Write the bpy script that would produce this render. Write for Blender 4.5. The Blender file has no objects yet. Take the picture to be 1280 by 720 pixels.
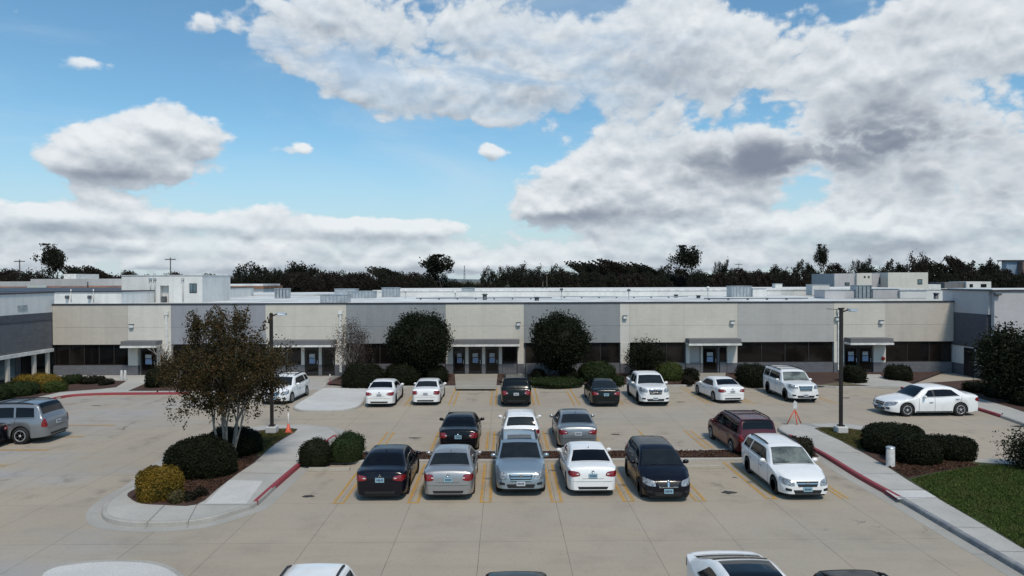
import bpy, math, random
import numpy as np
from mathutils import Vector, Matrix
from mathutils.bvhtree import BVHTree
from mathutils.geometry import tessellate_polygon

S = bpy.context.scene
COL = S.collection
R = math.radians
PI = math.pi

# ------------------------------------------------------------------ camera
CH = 7.8; F = 870.0
yaw, pit, rol = math.atan(10/F), math.atan(11/F), R(0.17)
fw = Vector((math.sin(yaw)*math.cos(pit), math.cos(yaw)*math.cos(pit), -math.sin(pit)))
rt = Vector((math.cos(yaw), -math.sin(yaw), 0)); up = rt.cross(fw)
rt2 = rt*math.cos(rol) - up*math.sin(rol); up2 = up*math.cos(rol) + rt*math.sin(rol)
CAM = Vector((0, 0, CH))
def ray(px, py): return fw*F + rt2*(px-640) + up2*(360-py)
def G(px, py, z=0.0):                       # photo pixel -> point on the level z
    d = ray(px, py); t = (z-CH)/d.z
    return CAM + d*t
def P(px, py, Y):                           # photo pixel -> point at distance Y
    d = ray(px, py); return CAM + d*(Y/d.y)
cd = bpy.data.cameras.new('camera'); cam = bpy.data.objects.new('camera', cd); COL.objects.link(cam)
M = Matrix((rt2, up2, -fw)).transposed().to_4x4(); M.translation = CAM
cam.matrix_world = M; cd.sensor_width = 36; cd.lens = F/1280*36; cd.clip_start = 0.1; cd.clip_end = 9000
S.camera = cam

# ------------------------------------------------------------------ node helpers
class E:                                     # tiny expression wrapper over math nodes
    def __init__(s, nt, sock): s.nt = nt; s.s = sock
    def _m(s, op, *a, clamp=False):
        n = s.nt.nodes.new('ShaderNodeMath'); n.operation = op; n.use_clamp = clamp
        for i, v in enumerate((s,)+a):
            if isinstance(v, E): s.nt.links.new(v.s, n.inputs[i])
            else: n.inputs[i].default_value = v
        return E(s.nt, n.outputs[0])
    def __add__(s, o): return s._m('ADD', o)
    __radd__ = __add__
    def __mul__(s, o): return s._m('MULTIPLY', o)
    __rmul__ = __mul__
    def __sub__(s, o): return s._m('SUBTRACT', o)
    def __rsub__(s, o): return (s*-1.0)+o
    def __truediv__(s, o): return s._m('DIVIDE', o)
    def __rtruediv__(s, o): return s._m('POWER', -1.0)*o
    def max(s, o): return s._m('MAXIMUM', o)
    def min(s, o): return s._m('MINIMUM', o)
    def abs(s): return s._m('ABSOLUTE')
    def pow(s, o): return s._m('POWER', o)
    def exp(s): return s._m('EXPONENT')
    def floor(s): return s._m('FLOOR')
    def clamp(s): return s._m('ADD', 0.0, clamp=True)
    def ss(s, a, b):                         # smoothstep
        n = s.nt.nodes.new('ShaderNodeMapRange'); n.interpolation_type = 'SMOOTHSTEP'
        s.nt.links.new(s.s, n.inputs[0]); n.inputs[1].default_value = a; n.inputs[2].default_value = b
        return E(s.nt, n.outputs[0])
def xyz(nt, a, b, c):
    n = nt.nodes.new('ShaderNodeCombineXYZ')
    for i, v in enumerate((a, b, c)):
        if isinstance(v, E): nt.links.new(v.s, n.inputs[i])
        else: n.inputs[i].default_value = v
    return n.outputs[0]
def noise(nt, vec, scale, detail=4, rough=.55, dist=0):
    n = nt.nodes.new('ShaderNodeTexNoise'); n.inputs['Scale'].default_value = scale
    n.inputs['Detail'].default_value = detail; n.inputs['Roughness'].default_value = rough; n.inputs['Distortion'].default_value = dist
    nt.links.new(vec, n.inputs['Vector']); return E(nt, n.outputs[0])
def mixc(nt, f, a, b, mode='MIX'):
    n = nt.nodes.new('ShaderNodeMix'); n.data_type = 'RGBA'; n.blend_type = mode; n.clamp_factor = True
    if isinstance(f, E): nt.links.new(f.s, n.inputs[0])
    else: n.inputs[0].default_value = f
    for v, i in ((a, 6), (b, 7)):
        if isinstance(v, (tuple, list)): n.inputs[i].default_value = (*v[:3], 1)
        else: nt.links.new(v, n.inputs[i])
    return n.outputs[2]
MATS = {}
def newmat(name):
    m = bpy.data.materials.new(name); m.use_nodes = True; nt = m.node_tree
    b = nt.nodes['Principled BSDF']; MATS[name] = m
    return m, nt, b
def objco(nt):
    t = nt.nodes.new('ShaderNodeTexCoord'); return t.outputs['Object']
def geopos(nt):
    t = nt.nodes.new('ShaderNodeNewGeometry'); return t.outputs['Position']
def sep(nt, v):
    n = nt.nodes.new('ShaderNodeSeparateXYZ'); nt.links.new(v, n.inputs[0]); return [E(nt, o) for o in n.outputs]
def bump(nt, b, h, strength, dist):
    n = nt.nodes.new('ShaderNodeBump'); n.inputs['Strength'].default_value = strength; n.inputs['Distance'].default_value = dist
    nt.links.new(h.s, n.inputs['Height']); nt.links.new(n.outputs[0], b.inputs['Normal'])
def mat(name, c, rough=.6, metal=0, var=.15, scale=3, c2=None, bmp=0, bscale=40, coat=0, spec=.5, ior=None):
    if name in MATS: return MATS[name]
    m, nt, b = newmat(name); co = objco(nt)
    n = noise(nt, co, scale, 5, .6)
    if c2 is None: c2 = tuple(max(0, v*(1-var)) for v in c); c1 = tuple(min(1, v*(1+var)) for v in c)
    else: c1 = c
    nt.links.new(mixc(nt, n.ss(.35, .65), c1, c2), b.inputs['Base Color'])
    b.inputs['Roughness'].default_value = rough; b.inputs['Metallic'].default_value = metal
    b.inputs['Coat Weight'].default_value = coat; b.inputs['Coat Roughness'].default_value = .04
    b.inputs['Specular IOR Level'].default_value = spec
    if bmp: bump(nt, b, noise(nt, co, bscale, 4), bmp, .02)
    return m
def emis(*a): pass

# wall paint over split-face block, with rain streaks of its own
def wallmat(name, c, dirt=.11, brick=False):
    if name in MATS: return MATS[name]
    m, nt, b = newmat(name); co = geopos(nt); x, y, z = sep(nt, co)
    h = x+y
    streak = noise(nt, xyz(nt, h*1.6, 0, z*.12), 1.0, 5, .65)
    blot = noise(nt, co, .35, 5, .6)
    fine = noise(nt, co, 14, 3, .7)
    k = (streak.ss(.42, .72)*.6 + blot.ss(.4, .7)*.5)*dirt*1.8 + (fine-.5)*.14
    col = mixc(nt, (k+.1).clamp(), tuple(min(1, v*1.04) for v in c), tuple(v*.35 for v in c))
    br = nt.nodes.new('ShaderNodeTexBrick'); nt.links.new(xyz(nt, h, z, 0), br.inputs['Vector'])
    br.inputs['Scale'].default_value = 1; br.inputs['Brick Width'].default_value = .4; br.inputs['Row Height'].default_value = .2
    br.inputs['Mortar Size'].default_value = .008; br.inputs['Bias'].default_value = 0
    br.inputs['Color1'].default_value = (1, 1, 1, 1); br.inputs['Color2'].default_value = (.82, .82, .82, 1) if brick else (.95, .95, .95, 1)
    br.inputs['Mortar'].default_value = (.6, .6, .6, 1) if brick else (.9, .9, .9, 1)
    nt.links.new(mixc(nt, 1.0, col, br.outputs['Color'], 'MULTIPLY'), b.inputs['Base Color'])
    b.inputs['Roughness'].default_value = .85
    bump(nt, b, fine*.6 + noise(nt, co, 5, 3)*.6, .5, .015)
    return m
def plain_ground(name, c, c2, scale, rough=.9, bmp=.6, bs=30, big=.25):
    m, nt, b = newmat(name); co = geopos(nt)
    a = noise(nt, co, scale, 6, .65).ss(.32, .68); g = noise(nt, co, big, 4, .6).ss(.35, .7)
    fine = noise(nt, co, bs, 4, .7)
    base = mixc(nt, a, c, c2); base = mixc(nt, g*.4, base, tuple(v*.7 for v in c2))
    base = mixc(nt, fine.ss(.3, .7)*.45, base, tuple(v*.45 for v in c))
    nt.links.new(base, b.inputs['Base Color']); b.inputs['Roughness'].default_value = rough
    bump(nt, b, fine, bmp, .03); return m
def leafmat(name, c, c2, rough=.6, c3=None):
    m, nt, b = newmat(name); co = objco(nt)
    g = nt.nodes.new('ShaderNodeNewGeometry'); rnd = E(nt, g.outputs['Random Per Island'])
    n = noise(nt, co, 1.6, 3, .6).ss(.35, .65)
    base = mixc(nt, n, c, c2)
    if c3: base = mixc(nt, rnd.ss(.62, .9), base, c3)
    base = mixc(nt, (rnd*7.13)._m('FRACT')*.5, base, tuple(v*.45 for v in c))
    nt.links.new(base, b.inputs['Base Color']); b.inputs['Roughness'].default_value = rough
    b.inputs['Specular IOR Level'].default_value = .12
    tr = nt.nodes.new('ShaderNodeBsdfTranslucent'); nt.links.new(base, tr.inputs[0]); mx = nt.nodes.new('ShaderNodeMixShader'); mx.inputs[0].default_value = .3
    nt.links.new(b.outputs[0], mx.inputs[1]); nt.links.new(tr.outputs[0], mx.inputs[2]); nt.links.new(mx.outputs[0], nt.nodes['Material Output'].inputs['Surface'])
    return m

# ------------------------------------------------------------------ mesh helpers
def link(name, me, parent=None, m=None):
    o = bpy.data.objects.new(name, me); COL.objects.link(o)
    if parent is not None: o.parent = parent
    if m is not None and me is not None and len(me.materials) == 0: me.materials.append(m)
    return o
def tag(o, label=None, cat=None, group=None, kind=None):
    if label: o['label'] = label
    if cat: o['category'] = cat
    if group: o['group'] = group
    if kind: o['kind'] = kind
    return o
def empty(name, loc, rz=0, label=None, cat=None, group=None):
    o = bpy.data.objects.new(name, None); COL.objects.link(o); o.location = loc; o.rotation_euler = (0, 0, rz)
    o.empty_display_size = .3
    return tag(o, label, cat, group)
class MB:
    def __init__(s): s.v = []; s.f = []; s.sm = []
    def add(s, vs, fs, smooth=False):
        k = len(s.v); s.v += [tuple(v) for v in vs]; s.f += [tuple(i+k for i in f) for f in fs]; s.sm += [smooth]*len(fs); return s
    def box(s, x0, x1, y0, y1, z0, z1, bev=0):
        if x0 > x1: x0, x1 = x1, x0
        if y0 > y1: y0, y1 = y1, y0
        if bev <= 0:
            v = [(x, y, z) for z in (z0, z1) for y in (y0, y1) for x in (x0, x1)]
            return s.add(v, [(0, 2, 3, 1), (4, 5, 7, 6), (0, 1, 5, 4), (2, 6, 7, 3), (0, 4, 6, 2), (1, 3, 7, 5)])
        b = bev
        def ring(i, z): return [(x0+i+b, y0+i, z), (x1-i-b, y0+i, z), (x1-i, y0+i+b, z), (x1-i, y1-i-b, z), (x1-i-b, y1-i, z), (x0+i+b, y1-i, z), (x0+i, y1-i-b, z), (x0+i, y0+i+b, z)]
        v = ring(b*.7, z0)+ring(0, z0+b)+ring(0, z1-b)+ring(b*.7, z1)
        f = [tuple(range(7, -1, -1)), tuple(range(24, 32))]
        for r in range(3):
            for i in range(8): j = (i+1) % 8; f.append((r*8+i, r*8+j, r*8+8+j, r*8+8+i))
        return s.add(v, f)
    def tube(s, pts, rad, n=8, cap=True, smooth=True):
        pts = [Vector(p) for p in pts]; rad = rad if isinstance(rad, (list, tuple)) else [rad]*len(pts)
        vs = []; fs = []; prev = None
        for i, p in enumerate(pts):
            d = (pts[min(i+1, len(pts)-1)]-pts[max(i-1, 0)]).normalized()
            a = prev if prev is not None else (Vector((1, 0, 0)) if abs(d.x) < .9 else Vector((0, 1, 0)))
            u = (a-d*a.dot(d)).normalized(); w = d.cross(u); prev = u
            for k in range(n):
                t = 2*PI*k/n; vs.append(p+(u*math.cos(t)+w*math.sin(t))*rad[i])
        for i in range(len(pts)-1):
            for k in range(n): j = (k+1) % n; fs.append((i*n+k, i*n+j, i*n+n+j, i*n+n+k))
        if cap: fs.append(tuple(range(n-1, -1, -1))); fs.append(tuple(range((len(pts)-1)*n, len(pts)*n)))
        return s.add(vs, fs, smooth)
    def lathe(s, prof, n=16, axis='z', org=(0, 0, 0), smooth=True):
        vs = []; fs = []
        for r, h in prof:
            for k in range(n):
                t = 2*PI*k/n; a, b = r*math.cos(t), r*math.sin(t)
                p = (a, b, h) if axis == 'z' else ((a, h, b) if axis == 'y' else (h, a, b))
                vs.append((p[0]+org[0], p[1]+org[1], p[2]+org[2]))
        for i in range(len(prof)-1):
            for k in range(n): j = (k+1) % n; fs.append((i*n+k, i*n+j, i*n+n+j, i*n+n+k))
        fs.append(tuple(range(n))); fs.append(tuple(range((len(prof)-1)*n, len(prof)*n)))
        return s.add(vs, fs, smooth)
    def ball(s, c, r, n=8, m=6):
        if not isinstance(r, (list, tuple)): r = (r, r, r)
        vs = []; fs = []
        for i in range(m+1):
            t = PI*(i+.02)/(m+.04)
            for k in range(n):
                a = 2*PI*k/n; vs.append((c[0]+r[0]*math.sin(t)*math.cos(a), c[1]+r[1]*math.sin(t)*math.sin(a), c[2]+r[2]*math.cos(t)))
        for i in range(m):
            for k in range(n): j = (k+1) % n; fs.append((i*n+k, i*n+n+k, i*n+n+j, i*n+j))
        return s.add(vs, fs, True)
    def poly(s, pts, z):                       # flat filled outline
        pts = [Vector((p[0], p[1], z)) for p in pts]
        tr = tessellate_polygon([pts]); out = []
        for t in tr:
            a, b, c = (pts[i] for i in t)
            out.append(t if (b-a).cross(c-a).z > 0 else (t[0], t[2], t[1]))
        return s.add(pts, out)
    def slab(s, pts, z0, z1):                  # filled outline with sides
        s.poly(pts, z1); n = len(pts)
        v = [(p[0], p[1], z0) for p in pts]+[(p[0], p[1], z1) for p in pts]
        return s.add(v, [(i, (i+1) % n, n+(i+1) % n, n+i) for i in range(n)])
    def mesh(s, name):
        me = bpy.data.meshes.new(name); me.from_pydata(s.v, [], s.f)
        me.polygons.foreach_set('use_smooth', s.sm); me.update(); return me
    def build(s, name, m, parent=None): return link(name, s.mesh(name), parent, m)
def struct(name, mb, m):
    return tag(mb.build(name, m), kind='structure')
def spline(pts, n=5, closed=False):
    pts = [Vector((p[0], p[1])) for p in pts]; out = []; N = len(pts)
    for i in range(N if closed else N-1):
        g = (lambda k: pts[k % N]) if closed else (lambda k: pts[max(0, min(N-1, k))])
        a, b, c, d = g(i-1), g(i), g(i+1), g(i+2)
        for k in range(n):
            t = k/n; out.append(.5*((2*b)+(c-a)*t+(2*a-5*b+4*c-d)*t*t+(3*b-a-3*c+d)*t**3))
    if not closed: out.append(pts[-1])
    return out
def area(pts): return sum(pts[i][0]*pts[(i+1) % len(pts)][1]-pts[(i+1) % len(pts)][0]*pts[i][1] for i in range(len(pts)))
def kerb(mb, pts, closed=False, w=.16, h=.15, side=1):
    # the polyline is the outer foot; the kerb grows to its left (side=1)
    pts = [Vector((p[0], p[1])) for p in pts]; N = len(pts)
    prof = [(0, 0), (.012, h-.03), (.04, h), (w, h), (w, 0)]
    vs = []; fs = []
    for i, p in enumerate(pts):
        a = pts[(i-1) % N] if (closed or i > 0) else p; b = pts[(i+1) % N] if (closed or i < N-1) else p
        d = (b-a).normalized(); nrm = Vector((-d.y, d.x))*side
        for o, z in prof: q = p+nrm*o; vs.append((q.x, q.y, z))
    k = len(prof)
    for i in range(N if closed else N-1):
        j = (i+1) % N
        for q in range(k-1): f = (i*k+q, j*k+q, j*k+q+1, i*k+q+1); fs.append(f if side > 0 else f[::-1])
    if not closed: fs.append(tuple(range(k))); fs.append(tuple((N-1)*k+q for q in range(k)))
    mb.add(vs, fs)
def quads(centers, sizes, rng, up_bias=0, aspect=.6, nrm=None):
    n = len(centers); c = np.asarray(centers, float)
    a = rng.normal(size=(n, 3)); a /= np.linalg.norm(a, axis=1)[:, None]
    b = rng.normal(size=(n, 3))
    if nrm is not None:
        nn = np.asarray(nrm)+rng.normal(size=(n, 3))*.55; nn /= np.linalg.norm(nn, axis=1)[:, None]
        a = a-nn*np.sum(a*nn, 1)[:, None]; a /= np.linalg.norm(a, axis=1)[:, None]; b = np.cross(nn, a)
    else:
        a[:, 2] = a[:, 2]*(1+up_bias)
        a /= np.linalg.norm(a, axis=1)[:, None]
        b = b-a*np.sum(a*b, 1)[:, None]; b /= np.linalg.norm(b, axis=1)[:, None]
    s = np.asarray(sizes)[:, None]*np.ones((n, 1))
    a = a*s*.5; b = b*s*.5*aspect
    return np.stack([c-a, c+b-a*.15, c+a, c-b-a*.15], 1).reshape(-1, 3)
def leafmesh(name, V, m, core=None):
    n = len(V)//4; cv = np.asarray(core[0], float).reshape(-1, 3) if core else np.zeros((0, 3)); cf = core[1] if core else []
    allv = np.concatenate([V, cv]); me = bpy.data.meshes.new(name)
    me.vertices.add(len(allv)); me.vertices.foreach_set('co', allv.ravel())
    loops = list(range(4*n)); starts = list(range(0, 4*n, 4)); tot = [4]*n
    for f in cf: starts.append(len(loops)); tot.append(len(f)); loops += [i+4*n for i in f]
    me.loops.add(len(loops)); me.loops.foreach_set('vertex_index', loops)
    me.polygons.add(len(starts)); me.polygons.foreach_set('loop_start', starts); me.polygons.foreach_set('loop_total', tot)
    me.update(calc_edges=True); me.validate(); me.materials.append(m); return me

# ------------------------------------------------------------------ world, light
SUN_EL, SUN_AZ = R(55), R(160)                 # azimuth clockwise from +Y: behind the camera, to the right
world = bpy.data.worlds.new('World'); S.world = world; world.use_nodes = True
nt = world.node_tree; nt.nodes.clear()
tc = nt.nodes.new('ShaderNodeTexCoord'); dx, dy, dz = sep(nt, tc.outputs['Generated'])
az = dx._m('ARCTAN2', dy); el = dz._m('ARCSINE')
U = az*F; V = el*F
def pU(px, py): d = ray(px, py).normalized(); return math.atan2(d.x, d.y)*F, math.asin(d.z)*F
sky = nt.nodes.new('ShaderNodeTexSky'); sky.sky_type = 'NISHITA'; sky.sun_disc = False
sky.sun_elevation = SUN_EL; sky.sun_rotation = SUN_AZ; sky.altitude = 0; sky.air_density = 1.0; sky.dust_density = 0.6; sky.ozone_density = 2.0
BL = [  # px, py, rx, ry, weight
 (250,22,70,24,.42),(330,58,80,22,.5),(400,20,110,26,.5),(420,92,90,22,.48),(520,120,110,24,.5),(640,150,90,18,.42),
 (150,190,105,42,1.0),(198,155,50,40,.95),(250,165,40,16,.6),(85,205,60,24,.8),(110,172,50,28,.6),
 (380,184,25,14,.95),(611,188,20,12,.8),(60,82,90,20,.62),(115,78,50,14,.5),(20,15,60,18,.4),
 (600,40,230,52,.62),(700,90,210,62,.6),(620,110,130,34,.45),(560,205,14,8,.4),
 (720,222,66,36,1.0),(800,230,90,58,1.0),(700,262,70,20,.8),(770,185,30,20,.35),(660,262,30,14,.5),
 (1100,90,230,80,.85),(1250,225,150,50,.9),(1010,195,170,48,.95),(880,70,120,60,.5),(850,258,90,26,.7),(1080,285,110,24,.55),(1250,40,160,80,.8),(880,30,120,40,.5),
 (60,268,120,22,.78),(250,276,130,20,.74),(420,282,120,16,.72),(540,285,80,14,.6),(330,258,60,20,.5),(170,302,300,12,.4),
 (300,312,420,24,.55),(760,312,420,24,.5),(960,285,200,30,.6),(1150,290,240,36,.7),(640,330,900,14,.75),(850,300,60,16,.5)]
def blobs(vec, lst, dv=0.0):                  # soft discs in azimuth and elevation
    tot = None
    for px, py, rx, ry, w in lst:
        u, v = pU(px, py); c = math.cos(u/F); sx, sy = 1/(rx*c*c*2.05), 1/(ry*c*2.05)
        n = nt.nodes.new('ShaderNodeMapping'); nt.links.new(vec, n.inputs['Vector']); n.inputs['Scale'].default_value = (sx, sy, 1); n.inputs['Location'].default_value = (-u*sx, (dv-v)*sy, 0)
        g = nt.nodes.new('ShaderNodeTexGradient'); g.gradient_type = 'QUADRATIC_SPHERE'; nt.links.new(n.outputs[0], g.inputs[0])
        g = E(nt, g.outputs['Fac'])
        tot = g*w if tot is None else g._m('MULTIPLY_ADD', w, tot)
    return tot
UV = xyz(nt, U, V, 0.0)
def dens(dV, full=True):
    V2 = V+dV; W = V2*(V2*-.0000068+.0142)
    q = xyz(nt, U*.0080, W, az*.3)
    n1 = noise(nt, q, .95, 8 if full else 5, .52)
    n2 = noise(nt, q, 2.7, 5 if full else 3, .5)
    cov = blobs(UV, BL, dV)
    bil = (n2-.5).abs()
    return cov*1.25 + (n1-.5)*2.3 + bil*1.6 - .56, n1
D0, n1 = dens(0.0)
D1, _ = dens(11.0, False)
thin = blobs(UV, [(420,70,260,60,.8),(640,110,150,60,.6),(250,25,120,40,.6),(760,50,120,60,.5),(40,80,120,40,.8),(350,310,700,30,.5),(1000,300,400,30,.35)]).min(.8)
wisp = noise(nt, xyz(nt, U*.006, V*.016, 5.0), 1.6, 7, .62, .4).ss(.34, .66)
alpha = D0.ss(-.06, .20)*(1.0-thin*(1.0-wisp)*.75)
lit = ((D0-D1)*1.0+.50).clamp()
dark = blobs(UV, [(1090,178,220,44,1.7),(950,202,120,26,1.2),(1240,240,140,24,1.1),(760,268,100,12,.9),(150,220,90,10,.8),(1180,125,180,34,.5),(900,130,90,26,.3),(60,288,160,9,.6),(350,298,220,9,.5),(1180,20,160,24,.5)]).min(1.6)
thick = D0.ss(.15, 1.1)
shade = (thick*.22 + dark*.68*D0.ss(.1,.5) - (lit-.5)*.8 - .03 + (n1-.5)*.9*(dark*.8+.4)).ss(-.25, 1.25)
litn = mixc(nt, lit, (.47, .53, .59), (.75, .785, .81))
ccol = mixc(nt, shade, litn, (.200, .235, .30))
skm = nt.nodes.new('ShaderNodeVectorMath'); skm.operation = 'MULTIPLY'; nt.links.new(sky.outputs[0], skm.inputs[0])
skm.inputs[1].default_value = (.088, .122, .125)
hz = V.ss(200, -10)                                    # pale air low down
blue = mixc(nt, (hz*.8), skm.outputs[0], (.50, .57, .64))
veil = noise(nt, xyz(nt, U*.0025, V*.0075, 1.0), 1.4, 8, .6, .6).ss(.45, .8)*.30
blue = mixc(nt, veil, blue, (.60, .68, .74))
fin = mixc(nt, alpha, blue, ccol)
gnd = V.ss(-25, -2)
fin = mixc(nt, gnd, (.16, .15, .14), fin)
bg = nt.nodes.new('ShaderNodeBackground'); nt.links.new(fin, bg.inputs[0]); bg.inputs[1].default_value = 1.0
wo = nt.nodes.new('ShaderNodeOutputWorld'); nt.links.new(bg.outputs[0], wo.inputs[0])
world.cycles.sampling_method = 'MANUAL'; world.cycles.sample_map_resolution = 512
sl = bpy.data.lights.new('sun', 'SUN'); sl.energy = 2.5; sl.angle = R(9); sl.color = (1, .90, .77)
S.cycles.max_bounces = 6; S.cycles.diffuse_bounces = 3; S.cycles.glossy_bounces = 3; S.cycles.transmission_bounces = 2
so = bpy.data.objects.new('sun', sl); COL.objects.link(so)
sd = Vector((math.sin(SUN_AZ)*math.cos(SUN_EL), math.cos(SUN_AZ)*math.cos(SUN_EL), math.sin(SUN_EL)))
so.rotation_euler = (-sd).to_track_quat('-Z', 'Y').to_euler()
vs = S.view_settings; vs.view_transform = 'Standard'; vs.look = 'None'; vs.exposure = 0.14; vs.gamma = 1; vs.use_curve_mapping = False
S.display_settings.display_device = 'sRGB'

# ------------------------------------------------------------------ ground
gx, gy, step, X0 = 2.53, 24.25, 3.65, -5.8
m, nt, b = newmat('lot_concrete'); co = geopos(nt); x, y, z = sep(nt, co)
wx = (x+(-X0+50*gx))/gx; wy = (y+(-gy+50*step))/step
jx = (wx._m('FRACT')-.5).abs(); jy = (wy._m('FRACT')-.5).abs()
wob = noise(nt, co, 1.2, 4, .6)
lx = (jx+(wob-.5)*.006).ss(.4952, .4985); ly = (jy+(wob-.5)*.004).ss(.4972, .4990)
wn = nt.nodes.new('ShaderNodeTexWhiteNoise'); wn.noise_dimensions = '2D'; nt.links.new(xyz(nt, (wx*.5).floor(), wy.floor(), 0), wn.inputs['Vector'])
cell = E(nt, wn.outputs['Value'])
big = noise(nt, co, .11, 5, .6).ss(.3, .7); mid = noise(nt, co, .6, 6, .66); fine = noise(nt, co, 9, 4, .75)
base = mixc(nt, big, (.385, .325, .248), (.335, .293, .236))
cool = noise(nt, xyz(nt, x*.06+3.1, y*.10, 0), 1.0, 4, .6).ss(.46, .66)*(x._m('MULTIPLY_ADD', -.09, -.35).clamp()*.8+.15)
base = mixc(nt, cool, base, (.315, .325, .345))
base = mixc(nt, (cell-.5).abs()*.6, base, (.41, .355, .28))
base = mixc(nt, mid.ss(.45, .9)*.42, base, (.165, .143, .115))
base = mixc(nt, mid.ss(.25, .05)*.5, base, (.42, .37, .30))
base = mixc(nt, fine.ss(.52, .72)*.28, base, (.13, .115, .095))
# traffic film along the aisles and drip stains in the bays
dr = noise(nt, xyz(nt, x*.25, y*1.1, 0), 1.2, 5, .65)
ais = (y+-38.5)*(1/3.2); band = ((ais*ais)*-1.0).exp()
ais2 = (y+-20.0)*(1/2.4); band2 = ((ais2*ais2)*-1.0).exp()
base = mixc(nt, (band+band2).min(1.0)*dr.ss(.42, .8)*.2, base, (.15, .135, .115))
bays = ((y-26.6)*(y-26.6)*-.25).exp()+((y-46.0)*(y-46.0)*-.12).exp()+((y-33.6)*(y-33.6)*-.3).exp()
oilx = (((x+(-X0+50*gx))/gx)._m('FRACT')-.5).abs().ss(.30, .02)*bays.min(1.0)
base = mixc(nt, oilx*noise(nt, co, .9, 4, .7).ss(.47, .66)*.5, base, (.09, .08, .068))
vor = nt.nodes.new('ShaderNodeTexVoronoi'); vor.feature = 'DISTANCE_TO_EDGE'; vor.inputs['Scale'].default_value = .16
wv = nt.nodes.new('ShaderNodeVectorMath'); wv.operation = 'ADD'; nt.links.new(co, wv.inputs[0])
nt.links.new(xyz(nt, noise(nt, co, .8, 5)*2.2, noise(nt, co, .9, 5)*2.0, 0), wv.inputs[1]); nt.links.new(wv.outputs[0], vor.inputs['Vector'])
crk = E(nt, vor.outputs['Distance']).ss(.0045, .0008)*noise(nt, co, .22, 3).ss(.58, .66)
base = mixc(nt, (lx.max(ly)*.6).max(crk*.6), base, (.055, .048, .04))
nt.links.new(base, b.inputs['Base Color']); b.inputs['Roughness'].default_value = .82; b.inputs['Specular IOR Level'].default_value = .3
bump(nt, b, fine*.4-lx*.8-ly*.8, .35, .01)
LOT = m
EARTH = plain_ground('dry_field', (.115, .105, .06), (.085, .085, .045), .05, bs=2, big=.01)
WALK = plain_ground('walk_concrete', (.52, .50, .455), (.44, .425, .39), .9, bmp=.2, bs=22)
WALKN = plain_ground('new_walk_concrete', (.66, .65, .62), (.58, .57, .545), .8, bmp=.2, bs=22)
KERB = plain_ground('kerb_concrete', (.46, .44, .40), (.38, .36, .32), 1.5, bmp=.2, bs=25)
MULCH = plain_ground('brown_mulch', (.085, .042, .028), (.055, .028, .020), 3.0, bmp=1.0, bs=26, big=.8)
SOIL = plain_ground('dry_soil', (.16, .125, .075), (.11, .10, .05), 2.0, bmp=.8, bs=20, big=.8)
TURF = plain_ground('turf_base', (.055, .072, .022), (.040, .055, .018), 1.2, bmp=.8, bs=30, big=.5)
REDK = mat('red_kerb_paint', (.31, .022, .04), .65, var=.3, scale=7, c2=(.20, .06, .06), bmp=.3)
YEL = mat('yellow_line_paint', (.50, .27, .04), .7, scale=3, c2=(.34, .235, .11), var=.3, bmp=.1)
GREYK = mat('bluegrey_kerb', (.16, .17, .19), .7, scale=2, c2=(.27, .27, .26))

mb = MB(); N = 40
for r0, r1 in ((0, 60), (60, 300), (300, 5000)):
    vs_ = []; fs_ = []
    for i in range(N): t = 2*PI*i/N; vs_ += [(r0*math.cos(t), r0*math.sin(t), -.02), (r1*math.cos(t), r1*math.sin(t), -.02)]
    for i in range(N): j = (i+1) % N; fs_.append((2*i, 2*i+1, 2*j+1, 2*j) if r0 else (2*i, 2*i+1, 2*j+1))
    mb.add(vs_, fs_)
struct('ground', mb, EARTH)
mb = MB(); mb.poly([(-90, -40), (90, -40), (90, 62), (-90, 62)], 0); struct('parking_lot', mb, LOT)
# far ridge
rng = random.Random(3); mb = MB(); vs_ = []; fs_ = []
for i in range(80):
    xx = -2600+i*66; h = 4+5*math.sin(i*.21)+3*math.sin(i*.57+1)+rng.random()*3
    if i > 58: h += (i-58)*2.5
    vs_ += [(xx, 2100, -5), (xx, 2400, h), (xx, 2900, -5)]
for i in range(79):
    for k in range(2): fs_.append((i*3+k, i*3+3+k, i*3+4+k, i*3+1+k))
mb.add(vs_, fs_, True)
struct('far_hills', mb, mat('hill_cover', (.10, .13, .15), .9, scale=.01, c2=(.12, .13, .12)))
def gp(lst, z=0): return [G(a, b_, z) for a, b_ in lst]

# -- left island: pavement with beds and kerb
L_out = [(127,640),(130,650),(145,655.5),(175,658.5),(225,657.5),(262,652.5),(300,641),(322,632),(348,608),(376,583.5),(396,565),(421,547.5),(422,542),(412,537),(380,534),(335,534.5),(290,541),(250,553),(205,580),(175,604),(150,619),(133,631)]
pts = spline(gp(L_out), 4, True)
def ccw(p): return p if area(p) > 0 else p[::-1]
pts = ccw(pts)
mb = MB(); kerb(mb, pts, True); struct('kerb', mb, KERB)
def inset(p, d):
    N = len(p); out = []
    for i in range(N):
        t = (p[(i+1) % N]-p[i-1]).normalized(); out.append(p[i]+Vector((-t.y, t.x))*d)
    return out
mb = MB(); mb.poly(inset(pts, .15), .142); struct('pavement', mb, WALK)
mb = MB(); mb.poly(spline(gp([(160,616),(163,623),(176,629),(205,631),(246,630.5),(272,611),(297,592),(320,576),(345,554),(372,536.5),(337,536.5),(293,543),(254,556),(212,581),(180,605)], .15), 3, True), .15); struct('mulch_bed', mb, MULCH)
mb = MB(); mb.poly(spline(gp([(324,571),(345,553),(371,537),(338,537),(325,541),(318,556)], .15), 3, True), .158); struct('dry_grass_patch', mb, SOIL)
mb = MB(); mb.poly(gp([(286,600),(329,601),(308,629.5),(256,630)], .15), .149); struct('new_pavement_slab', mb, WALKN)
mb = MB()                                       # pavement joints
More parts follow.
